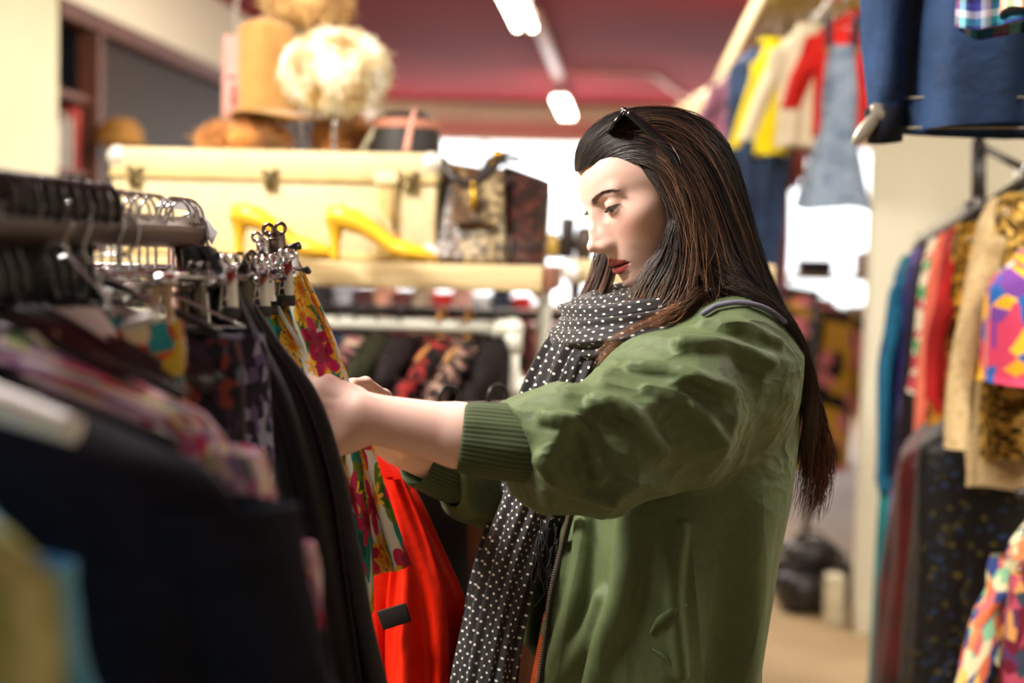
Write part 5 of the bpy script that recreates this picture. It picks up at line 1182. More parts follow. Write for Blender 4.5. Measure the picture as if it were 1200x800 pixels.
mb.tube([Vector(q) for q in catmull(fl, 30)], .010, 10); mb.build('flap_edge', plain('leather_dark', '#1c120e', .35), HB)
fr = bagloft(SN, 'flap', (P(528, 262, Yb-.012), P(588, 262, Yb-.016)), (P(530, 214, Yb-.010), P(590, 200, Yb-.004)), .014, .014, HB)
mb = MB(); mb.tube([P(554, 212, Yb-.03), P(554, 222, Yb-.03)], .004, 8); mb.lathe([(.0035, .022), (.005, .016), (.0075, -.006), (.0085, -.016), (.003, -.020)], P(554, 234, Yb-.03), 12); mb.build('tassel', GOLD, HB)
for x, y in ((574, 190), (583, 180)): MB().ball(P(x, y, Yb+.01), (.012, .008, .010), 12, 8).build('clasp', GOLD, HB)
mb = MB(); mb.tube([Vector(q) for q in catmull([P(560, 205, Yb), P(576, 186, Yb+.01), P(590, 180, Yb+.03), P(608, 186, Yb+.05), P(622, 192, Yb+.06)], 20)], .006, 8); mb.build('handle', plain('leather_dark', '#1c120e', .35), HB)
MB().box(P(600, 190, Yb+.03), (.020, .004, .010), bev=.002).build('buckle', plain('buckle_silver', '#f0efe8', .15, metal=.6), HB)
# hats on stands on the trunk top
TT = TOP+.2485
def stand(x, y, h, lab):
    s = empty('hat_stand', (x, y, TT), lab, 'stand', 'chrome hat stands on the trunk')
    MB().tube([(x, y, TT+.005), (x, y, TT+h)], .006, 10).build('pole', plain('stand_steel', '#b9b4b4', .25, metal=.8), s); MB().lathe([(0, TT), (.055, TT), (.055, TT+.004), (.010, TT+.010), (.006, TT+.02)], (x, y, 0), 20).build('base', plain('stand_steel', '#b9b4b4', .25), s)
    MB().ball((x, y, TT+h), (.045, .045, .014), 16, 8).build('top_pad', plain('pad_cream', '#c9b98f', .7), s)
FUR = NT('white_fur'); _v = FUR.vec(); FUR.set(Base_Color=FUR.ramp(FUR.noise(_v, 16, 4, .6).outputs[0], [(.36, srgb('#c2a05a')), (.46, srgb('#eee0b4')), (.58, srgb('#faf6e8'))]), Roughness=.9, Sheen_Weight=.5); FUR = FUR.m
FUR2 = plain('ginger_fur', '#d99a4e', .95, var=.25, scale=12, sheen=.5)
FUR3 = plain('cream_fur', '#dcb877', .95, var=.2, scale=10, sheen=.5)
def furhat(name, c, r, mat, label, n=5200, L=.016, seed=0, cat='hat'):
    c = Vector(c); rs = np.random.RandomState(seed); root = empty(name, c-Vector((0, 0, r[2])), label, cat)
    mb = MB(); 
    def fn(u, v):
        th = pi*v; a = 2*pi*u; k = 1+.05*sin(3*a+2*v*5)+.05*sin(5*a-v*9+1); rr = (r[0]*sin(th)**.8*k, r[1]*sin(th)**.8*k, r[2]*cos(th))
        return c+Vector((rr[0]*cos(a), rr[1]*sin(a), rr[2])), (u, v)
    mb.grid(40, 24, fn, wrap=True); mb.build('crown', mat, root)
    d = rs.randn(n, 3); d /= np.linalg.norm(d, axis=1, keepdims=True); base = np.array(c)+d*np.array(r)*.97; tang = rs.randn(n, 3)*.55; tip = base+(d+tang+np.array([0, 0, -.35]))*L*(.5+rs.rand(n, 1)); sd = np.cross(d, rs.randn(n, 3)); sd /= np.linalg.norm(sd, axis=1, keepdims=True)
    V = np.stack([base+sd*.0022, base-sd*.0022, (base+tip)/2+sd*.0014+d*.003, tip], 1).reshape(-1, 3); i = np.arange(n)[:, None]*4; F = np.concatenate([i+np.array([[0, 1, 2]]), i+np.array([[1, 3, 2]])])
    o = mesh_np(V, F, 'fur', mat, root); o['kind'] = 'stuff'; return root
hx = lambda px, Y: P(px, 150, Y).x
stand(hx(392, 3.36), 3.36, .13, 'chrome stand under the white fur hat'); furhat('fur_hat', P(394, 83, 3.36), (.122, .11, .092), FUR, 'round white and gold fur hat on a stand above the trunk', 11000, .011, 1)
stand(hx(352, 3.50), 3.50, .34, 'tall chrome stand behind the white fur hat'); furhat('fur_hat', P(362, 0, 3.50), (.100, .10, .062), FUR3, 'pale fur hat at the top edge of the photo', 4000, .014, 2)
stand(hx(318, 3.46), 3.46, .13, 'chrome stand under the tan felt hat')
FT = plain('tan_felt', '#b08545', .9, var=.08, sheen=.4)
fh = empty('felt_hat', P(312, 136, 3.46), 'tall tan felt hat with a folded crown, left of the white fur hat', 'hat'); mb = MB(); c0 = P(316, 134, 3.46)
def fhat(u, v):
    a = 2*pi*u; z = .235*v; rx = .072*(1-.08*v)*(1+.10*sin(2*a+.6))*(1-.75*max(0, (v-.88)/.12)**2); return c0+Vector((rx*cos(a)-.010*v, .9*rx*sin(a)*(1-.3*v*abs(cos(a))), z)), (u, v)
mb.grid(40, 24, fhat, wrap=True); mb.f.append(tuple(24*40+i for i in range(40))); mb.build('crown', FT, fh)
mb = MB(); mb.grid(44, 8, lambda u, v: (c0+Vector(((.070+.055*v)*cos(2*pi*u)+.03*v, (.064+.05*v)*sin(2*pi*u), .004-.012*v+.010*v*sin(4*pi*u))), (u, v)), wrap=True); mb.build('brim', FT, fh, solid=.005)
furhat('fur_stole', P(287, 163, 3.48), (.105, .075, .042), FUR2, 'ginger fur piece lying on the left of the trunk top', 3500, .016, 3, 'fur'); furhat('fur_stole', P(403, 158, 3.52), (.065, .06, .048), FUR2, 'ginger fur piece under the white fur hat', 3000, .015, 4, 'fur')
bh = empty('black_hat', P(474, 178, 3.42), 'black hat with a pink band on the right end of the trunk', 'hat'); c1 = Vector((P(474, 178, 3.42).x, 3.42, TT))
mb = MB(); mb.lathe([(.088, .0), (.086, .05), (.078, .09), (.055, .108), (.0, .112)], c1, 28); mb.build('crown', plain('hat_black', (.016, .014, .012), .6), bh)
mb = MB(); mb.lathe([(.0865, .066), (.0845, .088)], c1+Vector((0, 0, .002)), 28); mb.build('band', plain('band_pink', '#b0735c', .6), bh)
mb = MB(); mb.box(c1+Vector((-.070, -.05, .055)), (.012, .004, .12), rot=Matrix.Rotation(.5, 3, 'Y')); mb.build('feather', plain('feather_grey', '#b8b49a', .6), bh)
mb = MB(); mb.tube([Vector(q) for q in catmull([P(486, 128, 3.31), P(481, 150, 3.30), P(476, 178, 3.29)], 12)], .008, 6, rs=[.004+.005*k/11 for k in range(12)]); setp(mb.build('ribbon', plain('ribbon_pink', '#e0a090', .6)), 'pink ribbon hanging in front of the black hat', 'ribbon')
# pink hanging sign left of the hats
sg = empty('hanging_sign', P(275, 45, 3.7), 'faded pink card sign hanging left of the felt hat', 'sign')
mb = MB(); a, b = P(260, 138, 3.7), P(298, 42, 3.7); mb.box(a.lerp(b, .5), (abs(b.x-a.x), .006, abs(b.z-a.z)), bev=.002); mb.build('card', plain('sign_pink', '#e0a49a', .6, var=.12, scale=9), sg)
mb = MB(); a, b = P(260, 138, 3.695), P(298, 106, 3.695)
for q in ((264, 134, 294, 131), (264, 92, 294, 89)): MB().box(P((q[0]+q[2])/2, (q[1]+q[3])/2, 3.694), (.062, .003, .006)).build('sign_line', plain('sign_red', '#c9605a', .6), sg)
MB().box(P(278, 112, 3.694), (.034, .003, .055), bev=.001).build('sign_picture', plain('sign_rose', '#a85a5a', .6, var=.3, scale=30), sg)
mb = MB()
for k in range(14): mb.tube([P(277+(.8 if k % 2 else -.8), 42-k*6-3*0, 3.7)+Vector((.004*cos(t), 0, .008*sin(t))) for t in np.linspace(0, 2*pi, 9)[:-1]], .0014, 5, closed=True)
mb.build('chain', plain('chain_grey', '#c8c4b8', .4), sg)
# things on the second shelf to the right, and the second shelf itself
S2 = empty('rear_shelf', (.0, 3.95, 0), 'second pale shelf behind the first, ending behind the woman', 'shelf')
z2 = P(660, 303, 3.9).z; MB().box((.11, 4.05, z2-.034), (.56, .36, .066), bev=.004).build('board', WD, S2)
for x in (-.15, .37): MB().tube([(x, 4.0, 0), (x, 4.0, z2-.067)], .016, 10).build('post', plain('post_mauve', '#7d6468', .6), S2)
for i, (x, w, h, c, lab, cat) in enumerate([(664, .040, .115, '#241a16', 'dark brown box on the rear shelf by the woman\'s nose', 'box'), (646, .045, .07, '#b89a4a', 'brass tin on the rear shelf beside the handbag', 'tin'), (684, .05, .09, '#3a2a24', 'dark pot on the rear shelf behind the woman\'s face', 'pot')]):
    p = P(x, 300, 3.95); mb = MB()
    if i == 0: mb.box((p.x, 3.97, z2+h/2), (w, .05, h), bev=.006)
    else: mb.lathe([(0, 0), (w*.45, 0), (w*.55, h*.4), (w*.5, h*.8), (w*.3, h), (0, h)], (p.x, 3.97, z2), 18)
    setp(mb.build(['box', 'tin', 'pot'][i], plain('small'+c[1:], c, .4)), lab, cat)
for i, (x, y, r) in enumerate([(645, 322, .020), (668, 318, .026)]):
    p = P(x, y, 3.84); mb = MB(); mb.lathe([(0, -.004), (r, -.004), (r, .004), (0, .004)], p, 20, Matrix.Rotation(pi/2, 3, 'X')); setp(mb.build('round_label', plain('label_white', '#f2f2f0', .4)), ['smaller', 'larger'][i]+' white round label on the edge of the rear shelf', 'label')
# clothes on the white pipe (seen edge on) and on dark rails behind
cols = [(['#15100f', '#2a1a18', '#6a2c28', '#1a1414', '#7a6a5a'], 'spots'), (['#10131a', '#1c2a4a', '#141418'], 'noise'), (['#14100f', '#8a5a5e', '#2a1c1e', '#c0a890', '#1a1414'], 'spots'), (['#1a1c10', '#2f3018'], 'noise'), (['#120f10', '#231718'], 'noise'), (['#171010', '#9a2c2a', '#1a1212'], 'spots'), (['#0f0d0d', '#a08070', '#181212', '#5a4040'], 'spots'), (['#0e0c0c', '#1c1414'], 'noise')]
desc = ['black dress with small red flowers', 'dark blue shirt', 'black dress with rose pink flowers', 'dark olive jacket', 'plain black dress', 'black top with red dots', 'black blouse with beige flowers', 'black cardigan']
for i, px in enumerate((372, 398, 420, 445, 470, 518, 550, 580)):
    p = P(px, 385, 3.26); c, kd = cols[i]
    garment('hung_garment', desc[i]+' on the white pipe rail, '+['first', 'second', 'third', 'fourth', 'fifth', 'sixth', 'seventh', 'last'][i]+' from left', 'clothing', (p.x, 3.26, pz+.019), fabric('pipe_cloth_%d' % i, c, 42, kd), W=.17, L=.85, rz=1.35+.12*sin(i*2), sleeves=.42, seed=20+i, group='clothes on the white pipe rail', detail=0, hang=PLB if i not in (5, 6) else WOODH, hr=.0025 if i not in (5, 6) else .005, hrad=.020, T=.035)
R2 = empty('dark_rack', (-.8, 4.3, 0), 'black clothes rail behind the white pipe shelf', 'clothes rack')
MB().tube([(-1.7, 4.3, 1.262), (.1, 4.3, 1.262)], .018, 10).build('rail', PLB, R2)
for x in (-1.68, .08): MB().tube([(x, 4.3, 0), (x, 4.3, 1.27)], .016, 8).build('post', PLB, R2)
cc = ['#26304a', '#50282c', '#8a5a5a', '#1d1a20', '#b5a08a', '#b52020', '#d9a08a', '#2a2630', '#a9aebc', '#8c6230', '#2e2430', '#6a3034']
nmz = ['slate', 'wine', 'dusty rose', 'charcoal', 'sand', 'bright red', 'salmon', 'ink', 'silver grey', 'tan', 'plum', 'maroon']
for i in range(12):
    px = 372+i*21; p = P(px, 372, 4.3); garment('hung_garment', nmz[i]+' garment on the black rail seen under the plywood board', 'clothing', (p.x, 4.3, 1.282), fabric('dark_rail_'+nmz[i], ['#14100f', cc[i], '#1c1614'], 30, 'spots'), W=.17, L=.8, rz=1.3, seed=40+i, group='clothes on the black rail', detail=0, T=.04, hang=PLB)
S3 = empty('low_shelf', (-.9, 5.2, 0), 'far shelf of folded clothes seen under the plywood board', 'shelf')
MB().box((-.85, 5.2, 1.18), (1.9, .4, .03)).build('board', BR, S3, smooth=False)
for x in (-1.78, .08): MB().box((x, 5.2, .6), (.03, .4, 1.16)).build('side', BR, S3, smooth=False)
for i in range(11):
    px = 380+i*23; p = P(px, 356, 5.0); c = cc[(i*5+3) % 12] if i not in (6, 7, 8) else ('#c81c14', '#d9a79a', '#d8dce8')[i-6]
    mb = MB(); hh = .12+.02*sin(i*3)
    for k in range(3): mb.box((p.x, 5.06, 1.197+hh*(k+.5)/3), (.062, .18, hh/3-.003), bev=.006)
    nm = ['blue-black', 'brown', 'ochre', 'beige', 'grey-violet', 'dark', 'scarlet', 'pink', 'white', 'rust', 'mixed'][i]
    setp(mb.build('folded_clothes', plain('fold_%d' % i, c, .8, var=.3, scale=20), None, origin=(p.x, 5.06, 1.197)), nm+' stack of folded clothes on the far shelf under the board', 'clothing', 'folded stacks on the far shelf')
# ---------------------------------------------------------------- right side of the shop
BRC = plain('rail_black', '#16130f', .45)
# overhead loft shelf with a rail under it
LS = empty('loft_shelf', (1.0, 7, 2.42), 'long cream shelf high up on the right, running to the back', 'shelf')
MB().box((.475, 7.0, 2.43), (.05, 6.4, .09), bev=.006).build('front_beam', WD, LS)
MB().box((.90, 7.0, 2.47), (.84, 6.4, .02)).build('panel', CRM, LS, smooth=False)
for k, y in enumerate(np.arange(4.0, 10.2, .8)): MB().box((.90, float(y), 2.43), (.80, .04, .06), bev=.004).build('cross_bar', WD, LS)
MB().tube([(.62, 1.9, 2.285), (.62, 10.0, 2.285)], .014, 10).build('rail', CHR, LS)
for y in (2.05, 3.9, 6.0, 8.0, 9.9): MB().tube([(.62, y, 2.285), (.62, y, 2.46 if y > 3.8 else 2.91)], .006, 6).build('rail_hanger', BRC, LS)
MB().box((.72, 10.25, 1.23), (.6, .06, 2.46)).build('end_panel', CRM, LS, smooth=False)
TPZ = 2.285+.019
GO = 'clothes hanging high on the overhead rail'
DN = fabric('blue_denim', ['#0b1830', '#25426a'], 9, 'denim', bump=.6)
ST = plain('stitch_tan', '#a39a84', .7)
# denim jacket
dj = garment('denim_jacket', 'blue denim jacket hanging at the top right, nearest to the camera', 'jacket', (.705, 2.42, 2.285+.019), DN, W=.215, L=.585, sleeves=.0, kind='coat', T=.05, amp=.028, seed=61, group=None, flare=.97, slw=.06, k=3)
dj.location = (P(1212, 0, 2.42).x, 2.42, 2.304)
WORLDPART[0] = False
zb = -.585-.044
for sd in (-1, 1):
    path = catmull([(sd*.195, 0, -.14), (sd*.228, .0, -.24), (sd*.242, -.005, -.40), (sd*.236, -.012, -.555), (sd*.236, -.012, -.60)], 22); mb = MB()
    def fs(u, v):
        a = 2*pi*u; r = .062*(1.05-.42*v)*(1+.07*sin(3*a+v*9)+.05*sin(v*22)*sin(a)); p = Vector(path[int(round(v*21))]); return p+Vector((r*cos(a)*.72, r*sin(a)*.75, 0)), (u*.3, v*.5)
    mb.grid(26, 21, fs, wrap=True); s_ = mb.build('sleeve', DN, dj)
    mb = MB(); mb.tube([Vector((sd*.236, -.012, -.60)), Vector((sd*.232, -.014, -.655))], .030, 14, rs=[.031, .026], caps=False); mb.build('cuff', fabric('cuff_dark', ['#0a0d14', '#161c2a'], 20), s_, solid=.004)
mb = MB(); mb.grid(60, 4, lambda u, v: (Vector((.212*.98*cos(2*pi*u), .062*sin(2*pi*u), -.585+.0-.052*v-.002)), (u*.9, v*.06)), wrap=True); wb = mb.build('waistband', DN, dj)
mb = MB()
for z in (-.583, -.632): mb.tube([Vector((.214*cos(a), .065*sin(a), z)) for a in np.linspace(pi, 2*pi, 30)], .0018, 5)
for x in (-.115, -.045, .02, .03, .09): mb.tube([Vector((x*(.9+.1*v), -.060-.004*v, -.15-.43*v)) for v in (0, .3, .6, 1)], .0018, 5)
mb.build('stitching', ST, dj)
mb = MB(); mb.box((.026, -.064, -.37), (.036, .008, .46), bev=.003); pk = mb.build('button_placket', DN, dj)
for k in range(5):
    m = MB(); m.lathe([(0, -.003), (.007, -.003), (.007, .002), (0, .003)], (.026, -.070, -.18-.10*k), 12, Matrix.Rotation(pi/2, 3, 'X')); m.build('button', plain('button_brass', '#7c6a4a', .3, metal=.8), pk)
mb = MB(); mb.box((-.08, -.062, -.26), (.085, .008, .10), bev=.003); mb.build('chest_pocket', DN, dj)
WORLDPART[0] = True
pl = garment('plaid_shirt', 'blue and turquoise plaid shirt in front of the denim jacket', 'shirt', (P(1182, 0, 2.22).x, 2.22, 2.304), fabric('blue_plaid', ['#28307a', '#2f8fa8', '#c3c9dd', '#3a3f9a', '#1d2050', '#8fd0cc', '#a03040'], 13, 'plaid'), W=.075, L=.455, T=.03, sleeves=.0, seed=62, k=3, slw=.045)
garment('knit_top', 'cream and coral knitted top at the right edge beside the plaid shirt', 'top', (P(1220, 0, 2.16).x, 2.16, 2.304), fabric('cream_knit', ['#d9c9a8', '#cf7a58', '#e6dcc0', '#9ab08a'], 30, 'stripes'), W=.058, L=.44, T=.03, seed=63, k=3)
# silvery pendant on the denim sleeve
mb = MB(); c = P(1015, 150, 2.38); rm = Matrix.Rotation(.65, 3, 'Y'); mb.ball(c, (.012, .006, .034), 14, 10, rm); mb.ball(c+rm @ Vector((0, 0, .034)), (.018, .004, .012), 10, 8, rm); setp(mb.build('silver_ornament', plain('tarnished_silver', '#a9a496', .35, metal=.5)), 'silvery leaf shaped ornament beside the denim sleeve', 'ornament')
# pinafore, red shirt and others further along
def hz(px, Y): return (P(px, 200, Y).x, Y, TPZ)
pf = garment('pinafore', 'grey blue denim pinafore dress hanging in front of the red blouse', 'dress', hz(980, 4.5), fabric('washed_denim', ['#4a5c74', '#8291a3', '#5d6c80'], 12, 'noise'), W=.092, L=.60, kind='strap', T=.03, flare=1.30, seed=64, group=GO, k=3, hrad=.016, neck=.075)
WORLDPART[0] = False
for sd in (-1, 1): MB().tube([Vector((sd*.045, -.022, -.20)), Vector((sd*.050, -.005, -.10)), Vector((sd*.042, .012, -.09)), Vector((sd*.03, .02, -.195))], .008, 6).build('strap', fabric('strap_denim', ['#20242e', '#303848'], 10), pf)
for sd in (-1, 1): MB().ball((sd*.045, -.036, -.21), (.010, .004, .010), 10, 6).build('button', plain('button_brass', '#7c6a4a', .3), pf)
WORLDPART[0] = True
garment('blouse', 'scarlet blouse behind the denim pinafore', 'blouse', hz(1002, 4.72), fabric('scarlet_cotton', ['#a8140c', '#cf2012'], 6), W=.145, L=.40, sleeves=.22, seed=65, group=GO, slw=.045)
garment('blouse', 'white blouse hanging left of the scarlet blouse', 'blouse', hz(945, 5.0), fabric('ivory_cotton', ['#d6cfae', '#ece6cc'], 6), W=.11, L=.42, sleeves=.3, seed=66, group=GO, slw=.04)
garment('shirt', 'bright yellow shirt hanging high on the right', 'shirt', hz(902, 5.35), fabric('bright_yellow', ['#d9c400', '#f0dc18'], 6), W=.060, L=.42, sleeves=.30, T=.04, seed=67, group=GO, slw=.028)
garment('dungarees', 'long navy dungarees hanging beside the yellow shirt', 'trousers', hz(888, 5.6), fabric('navy_denim', ['#1a2540', '#34486c'], 10), W=.13, L=1.10, T=.05, flare=.72, seed=68, group=GO)
GB = 'far clothes on the overhead rail'
names = ['black', 'mauve', 'brown', 'pink', 'rust', 'olive', 'wine', 'cream', 'teal', 'charcoal']
fc = ['#15100f', '#8a5a70', '#4a2c1c', '#c06a7a', '#9a4a28', '#5a5a30', '#5a1c28', '#c9b896', '#2a6a6a', '#2a2424']
for i in range(10):
    Y = 6.1+.36*i; x = .50-.012*i+.08*sin(i*2.3); garment('hung_garment', names[i]+' garment far along the overhead rail behind the woman', 'clothing', (x, Y, TPZ), fabric('far_'+names[i], [fc[i], fc[(i*3+1) % 10], fc[i]], 9, 'noise'), W=.16, L=.75+.2*sin(i*1.7)**2, T=.05, sleeves=.35, seed=80+i, group=GB, detail=0, slw=.05)
# second row of racks beyond, right of the aisle
R3 = empty('far_rack', (.86, 8.0, 0), 'long low clothes rack beyond the woman on the right of the aisle', 'clothes rack')
MB().tube([(.86, 6.6, 1.30), (.86, 10.4, 1.30)], .018, 10).build('rail', BRC, R3)
for y in (6.65, 10.35):
    MB().tube([(.86, y, 0), (.86, y, 1.30)], .016, 8).build('post', BRC, R3); MB().tube([(.64, y, .03), (1.08, y, .03)], .016, 8).build('foot', BRC, R3)
n2 = ['rose', 'orange', 'black', 'bottle green', 'crimson', 'mustard', 'dark brown', 'scarlet', 'navy', 'beige', 'plum', 'tan']
f2 = ['#c0707a', '#b5602a', '#15100f', '#22403a', '#8a1c20', '#b0862a', '#2c1a14', '#a81c18', '#1c2440', '#b8a080', '#4a2038', '#96683c']
for i in range(12):
    garment('hung_garment', n2[i]+' garment on the low rack beyond the woman', 'clothing', (.86, 6.75+.30*i, 1.320), fabric('low_'+n2[i], [f2[i], '#1a1212', f2[(i+5) % 12]], 14, 'spots'), W=.20, L=.80, T=.06, sleeves=.4, rz=.3*sin(i*1.3), seed=100+i, group='clothes on the low far rack', detail=0, hrad=.021)
# shelf with stock and clutter seen through the gap
S4 = empty('stock_shelf', (.75, 10.8, 0), 'far stock shelf with boxes below the shop window', 'shelf')
for z in (.5, 1.0, 1.32): MB().box((1.3, 11.2, z), (2.2, .45, .04)).build('board', WD, S4, smooth=False)
for x in (.25, 2.35): MB().box((x, 11.2, .68), (.05, .45, 1.36)).build('side', BR, S4, smooth=False)
for i, (x, c, w, h) in enumerate([(.45, '#b07a4a', .25, .20), (.80, '#3a2a28', .22, .14), (1.12, '#c06a3a', .20, .18), (1.45, '#5a6a8a', .24, .15), (1.80, '#c9b090', .22, .10), (2.10, '#2a2020', .20, .19)]):
    nm = ['tan', 'dark', 'orange', 'slate blue', 'beige', 'black'][i]; mb = MB(); mb.box((x, 11.15, 1.0+.02+h/2), (w, .28, h), bev=.01); o = mb.build('box', plain('stock_'+nm, c, .7)); setp(o, nm+' box on the far stock shelf', 'box', 'boxes on the far stock shelf')
for i, (x, c, w, h) in enumerate([(.62, '#7a2c24', .22, .16), (1.0, '#b58a5a', .20, .22), (1.42, '#3a3440', .26, .13), (1.85, '#9a5a3a', .22, .20)]):
    nm = ['maroon', 'straw', 'violet grey', 'russet'][i]; mb = MB(); mb.box((x, 11.15, 1.34+h/2), (w, .28, h), bev=.01); setp(mb.build('box', plain('top_'+nm, c, .7)), nm+' box on top of the far stock shelf', 'box', 'boxes on the far stock shelf')
# black bags on the floor by the pier
BGM = plain('bag_black', (.014, .012, .013), .35, var=.3, scale=20, bump=.6, bscale=18)
for i, (px, py, Y, r) in enumerate([(938, 690, 5.9, (.105, .10, .085)), (972, 694, 6.0, (.085, .10, .075)), (948, 650, 6.05, (.12, .11, .07)), (922, 640, 6.3, (.10, .10, .09)), (980, 655, 6.25, (.07, .09, .08))]):
    p = P(px, py, Y); z = r[2] if i in (0, 1) else (.21 if i == 2 else r[2]+.0); c = Vector((p.x, Y, z)); b = empty('black_bag', (c.x, c.y, 0 if i != 2 else .15), ['front left black bag on the floor by the white partition', 'front right black bag on the floor by the white partition', 'black bag lying on top of the other bags on the floor', 'black bag at the back left of the floor pile', 'black bag at the back right of the floor pile'][i], 'bag', 'black bags on the floor'); sd = i
    mb = MB(); mb.grid(30, 16, lambda u, v: (c+Vector((r[0]*sin(pi*v)**.6*cos(2*pi*u)*(1+.1*sin(3*2*pi*u+sd)), r[1]*sin(pi*v)**.6*sin(2*pi*u), r[2]*cos(pi*v)*(1+.12*sin(2*pi*u*2+sd)*sin(pi*v)))), (u, v)), wrap=True); mb.build('bag_body', BGM, b)
    m = MB(); m.tube([c+Vector((r[0]*.5*cos(a), -r[1]*.2, r[2]*.9+r[2]*.55*sin(a))) for a in np.linspace(0, pi, 14)], .008, 6); m.build('handle', BGM, b)
# white box of a crate near the pier foot
setp(MB().box((.86, 5.72, .10), (.07, .10, .20), bev=.006).build('white_block', plain('block_white', '#cfc8ae', .6)), 'small off-white block standing at the foot of the white partition', 'block')
# wall arm with party clothes in front of the partition
WR = empty('wall_rail', P(1150, 262, 3.6), 'black slanting display rail in front of the white partition', 'clothes rack')
ra, rb = P(1074, 291, 4.15), P(1215, 205, 3.05)
MB().tube([ra, rb], .014, 10).build('arm', BRC, WR)
MB().tube([P(1147, 165, 3.62)+Vector((0, 0, .0)), P(1147, 250, 3.62)], .018, 10).build('post', BRC, WR)
MB().box(P(1158, 249, 3.60), (.110, .05, .056), bev=.004).build('bracket', BRC, WR)
MB().tube([P(1150, 172, 3.62), P(1215, 205, 3.3)], .010, 8).build('brace', BRC, WR)
MB().box(Vector((P(1147, 300, 3.66).x, 3.68, .72)), (.035, .035, 1.44), bev=.004).build('stand_post', BRC, WR)
MB().box(Vector((P(1147, 300, 3.66).x, 3.68, .02)), (.40, .40, .04), bev=.01).build('base', BRC, WR)
MB().tube([P(1147, 168, 3.62), Vector((P(1147, 300, 3.62).x, 3.62, 2.905))], .012, 8).build('ceiling_rod', BRC, WR)
GW = 'party clothes on the slanting rail'
def wr(t, dz=.019): p = ra.lerp(rb, t); return (p.x, p.y, p.z+dz)
VEL = fabric('dark_red_velvet', ['#1c0203', '#480507', '#140202'], 5, rough=.5, bump=.5, sheen=.4)
w_ = [('shirt', 'teal blue shirt at the far left of the slanting rail', .02, ['#0d4a6a', '#1a6a8c', '#123a6a'], 12, 'noise', .14, .66, .5),
      ('dress', 'long turquoise dress reaching lowest at the left of the slanting rail', .05, ['#0f6a72', '#1a8a90'], 8, 'noise', .11, 1.26, 0),
      ('sweater', 'purple and navy sweater on the slanting rail beside the teal shirt', .13, ['#1c1838', '#2c2a6a', '#3a2040'], 14, 'noise', .11, .40, 0),
      ('scarf', 'lavender scarf hanging below the purple sweater', .17, ['#4a3f8a', '#7a6ab0', '#9a90c0'], 12, 'noise', .060, .95, 0),
      ('blouse', 'black blouse with white edging on the slanting rail', .25, ['#100c10', '#1c1418'], 12, 'noise', .10, .70, 0),
      ('blouse', 'white blouse with green and red flowers on the slanting rail', .33, ['#d9d2bc', '#e8e0c8', '#b03a4a', '#3a9a5a', '#e0d6b8'], 28, 'spots', .10, .40, 0),
      ('dress', 'coral pink dress on the slanting rail', .42, ['#c8523c', '#e07a60'], 8, 'noise', .12, .82, 0),
      ('dress', 'bright red dress on the slanting rail next to the coral one', .50, ['#7a0c0c', '#a81412'], 8, 'noise', .13, .86, .3),
      ('top', 'gold sequined top behind the beige jacket', .58, ['#6a4a10', '#c9962a', '#2a1c08', '#8a6a20'], 90, 'sequin', .10, .50, 0)]
for i, (nm, lab, t, c, sc_, kd, W_, L_, sl) in enumerate(w_):
    garment(nm, lab, nm, wr(t), fabric('party_%d' % i, c, sc_, kd), W=W_, L=L_, T=.045, rz=1.05+.10*sin(i), sleeves=sl or None, seed=120+i, group=GW, slw=.04, k=3)
la, lb = P(1085, 500, 3.75), P(1215, 440, 2.95)
MB().tube([la, lb], .012, 10).build('lower_arm', BRC, WR)
def wl(t): p = la.lerp(lb, t); return (p.x, p.y, p.z+.017)
garment('velvet_dress', 'long dark red velvet dress hanging in the middle of the right side', 'dress', wl(.30), VEL, W=.17, L=.80, T=.085, amp=.022, rz=.75, seed=140, group=GW, k=3, flare=1.1)
garment('sequin_dress', 'black dress with a few coloured sequins at the right edge', 'dress', wl(.66), fabric('black_sequin', ['#0a0808', '#0c0a0c', '#0a0808', '#0a0809', '#0a0808', '#0a0808', '#090808', '#0a0809', '#0b0908', '#0a0808', '#0c0a0a', '#0a0808', '#090708', '#0a0808', '#142c4a', '#080606', '#0a0808', '#4a4218', '#0a0808'], 120, 'spots', rough=.5), W=.20, L=.86, T=.09, rz=.6, seed=141, group=GW, k=3)
BJ = fabric('beige_boucle', ['#8a7550', '#b8a076', '#9c8558'], 60, 'noise', bump=.8); 
bj = garment('beige_jacket', 'beige sparkly jacket hanging at the right edge under the denim jacket', 'jacket', wr(.88), BJ, W=.145, L=.62, T=.06, rz=.95, sleeves=.42, seed=142, group=GW, slw=.05, k=2)
garment('gold_vest', 'gold and brown sequined vest beside the beige jacket', 'vest', wr(.93), fabric('brown_sequin', ['#6a4e1c', '#a8843a', '#3c2a10', '#c9a85a'], 100, 'sequin'), W=.10, L=.56, T=.05, rz=.8, seed=143, group=GW, k=3)
garment('patchwork_top', 'orange, purple and blue patterned top at the right edge', 'top', (P(1222, 300, 2.98).x, 2.98, 1.53), fabric('patchwork', ['#e09a1c', '#6a3a8a', '#1c5aa0', '#c03a5a', '#e0b030'], 24, 'spots'), W=.13, L=.27, T=.05, rz=.4, seed=144, group=GW)
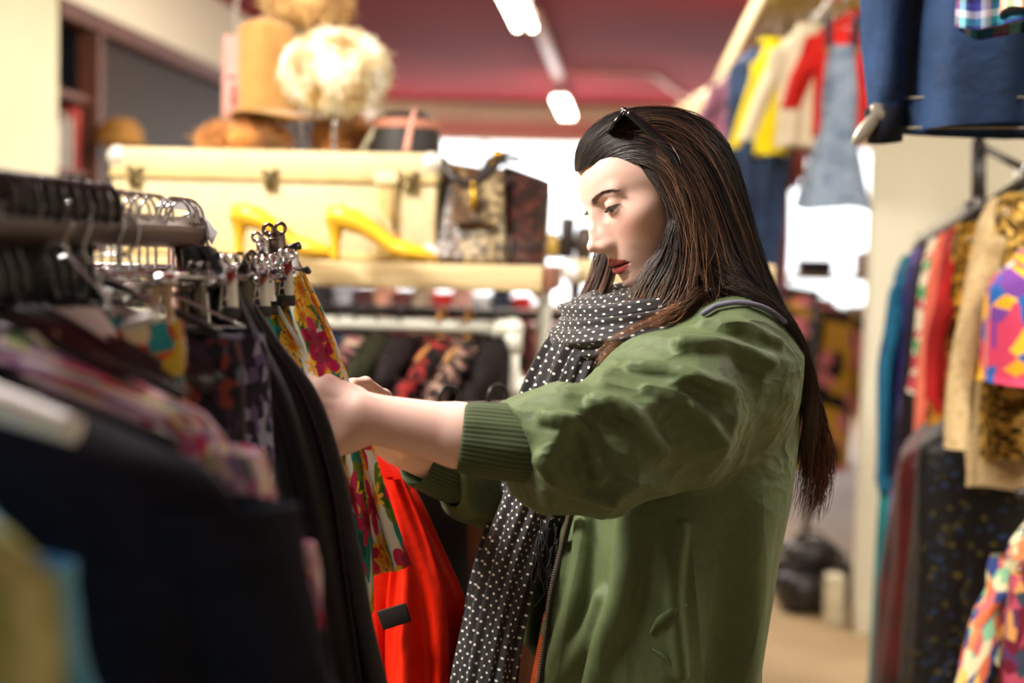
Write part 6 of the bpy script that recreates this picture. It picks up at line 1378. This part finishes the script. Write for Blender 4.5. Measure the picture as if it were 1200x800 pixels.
R5 = empty('low_rail', (P(1230, 600, 2.75).x, 2.75, 0), 'low black rail at the bottom right corner carrying bright garments', 'clothes rack')
xl = P(1195, 590, 2.8).x
MB().tube([(xl-.02, 2.75, 1.02), (xl+.5, 2.75, 1.02)], .012, 8).build('rail', BRC, R5); MB().tube([(xl+.45, 2.75, 0), (xl+.45, 2.75, 1.02)], .014, 8).build('post', BRC, R5); MB().tube([(xl+.45, 2.5, .02), (xl+.45, 3.0, .02)], .014, 8).build('foot', BRC, R5)
garment('kimono_top', 'pastel flowered top with orange and green at the bottom right', 'top', (P(1236, 600, 2.78).x, 2.75, 1.039), fabric('pastel_floral', ['#d98a5a', '#e8c46a', '#8ac09a', '#c96a6a', '#e0d8b0', '#3a4a8a', '#d9704a'], 40, 'spots'), W=.12, L=.30, T=.05, rz=.5, sleeves=.22, seed=150, swing=.25, slw=.045)
garment('flower_skirt', 'pink and purple flowered skirt at the bottom right below the pastel top', 'skirt', (P(1242, 640, 2.70).x, 2.70, .98), fabric('magenta_floral', ['#8a2a4a', '#5a3a6a', '#c0506a', '#3a4a5a', '#d9a060', '#701c34'], 45, 'spots'), W=.115, L=.46, T=.05, kind='skirt', rz=.4, seed=151)
garment('red_skirt', 'plain red skirt at the lowest right corner', 'skirt', (P(1255, 700, 2.86).x, 2.86, .90), fabric('deep_red', ['#a00c0c', '#c81410'], 8), W=.12, L=.55, T=.06, kind='skirt', rz=.3, seed=152)
# a hat in front of the dark mirror at the left
wg = empty('brown_hat', (-2.42, 7.35, 0), 'small ochre brown felt hat on a post in front of the dark mirror', 'hat')
cw = P(140, 168, 6.5); MB().lathe([(.15, -.01), (.11, .0), (.10, .07), (.06, .11), (0, .12)], cw, 24).build('crown', plain('hat_ochre', '#8a6020', .85), wg)
MB().tube([(cw.x, cw.y, 0), (cw.x, cw.y, cw.z+.02)], .014, 8).build('post', BRC, wg); MB().lathe([(0, 0), (.14, 0), (.13, .02), (.014, .03)], (cw.x, cw.y, 0), 20).build('base', BRC, wg)
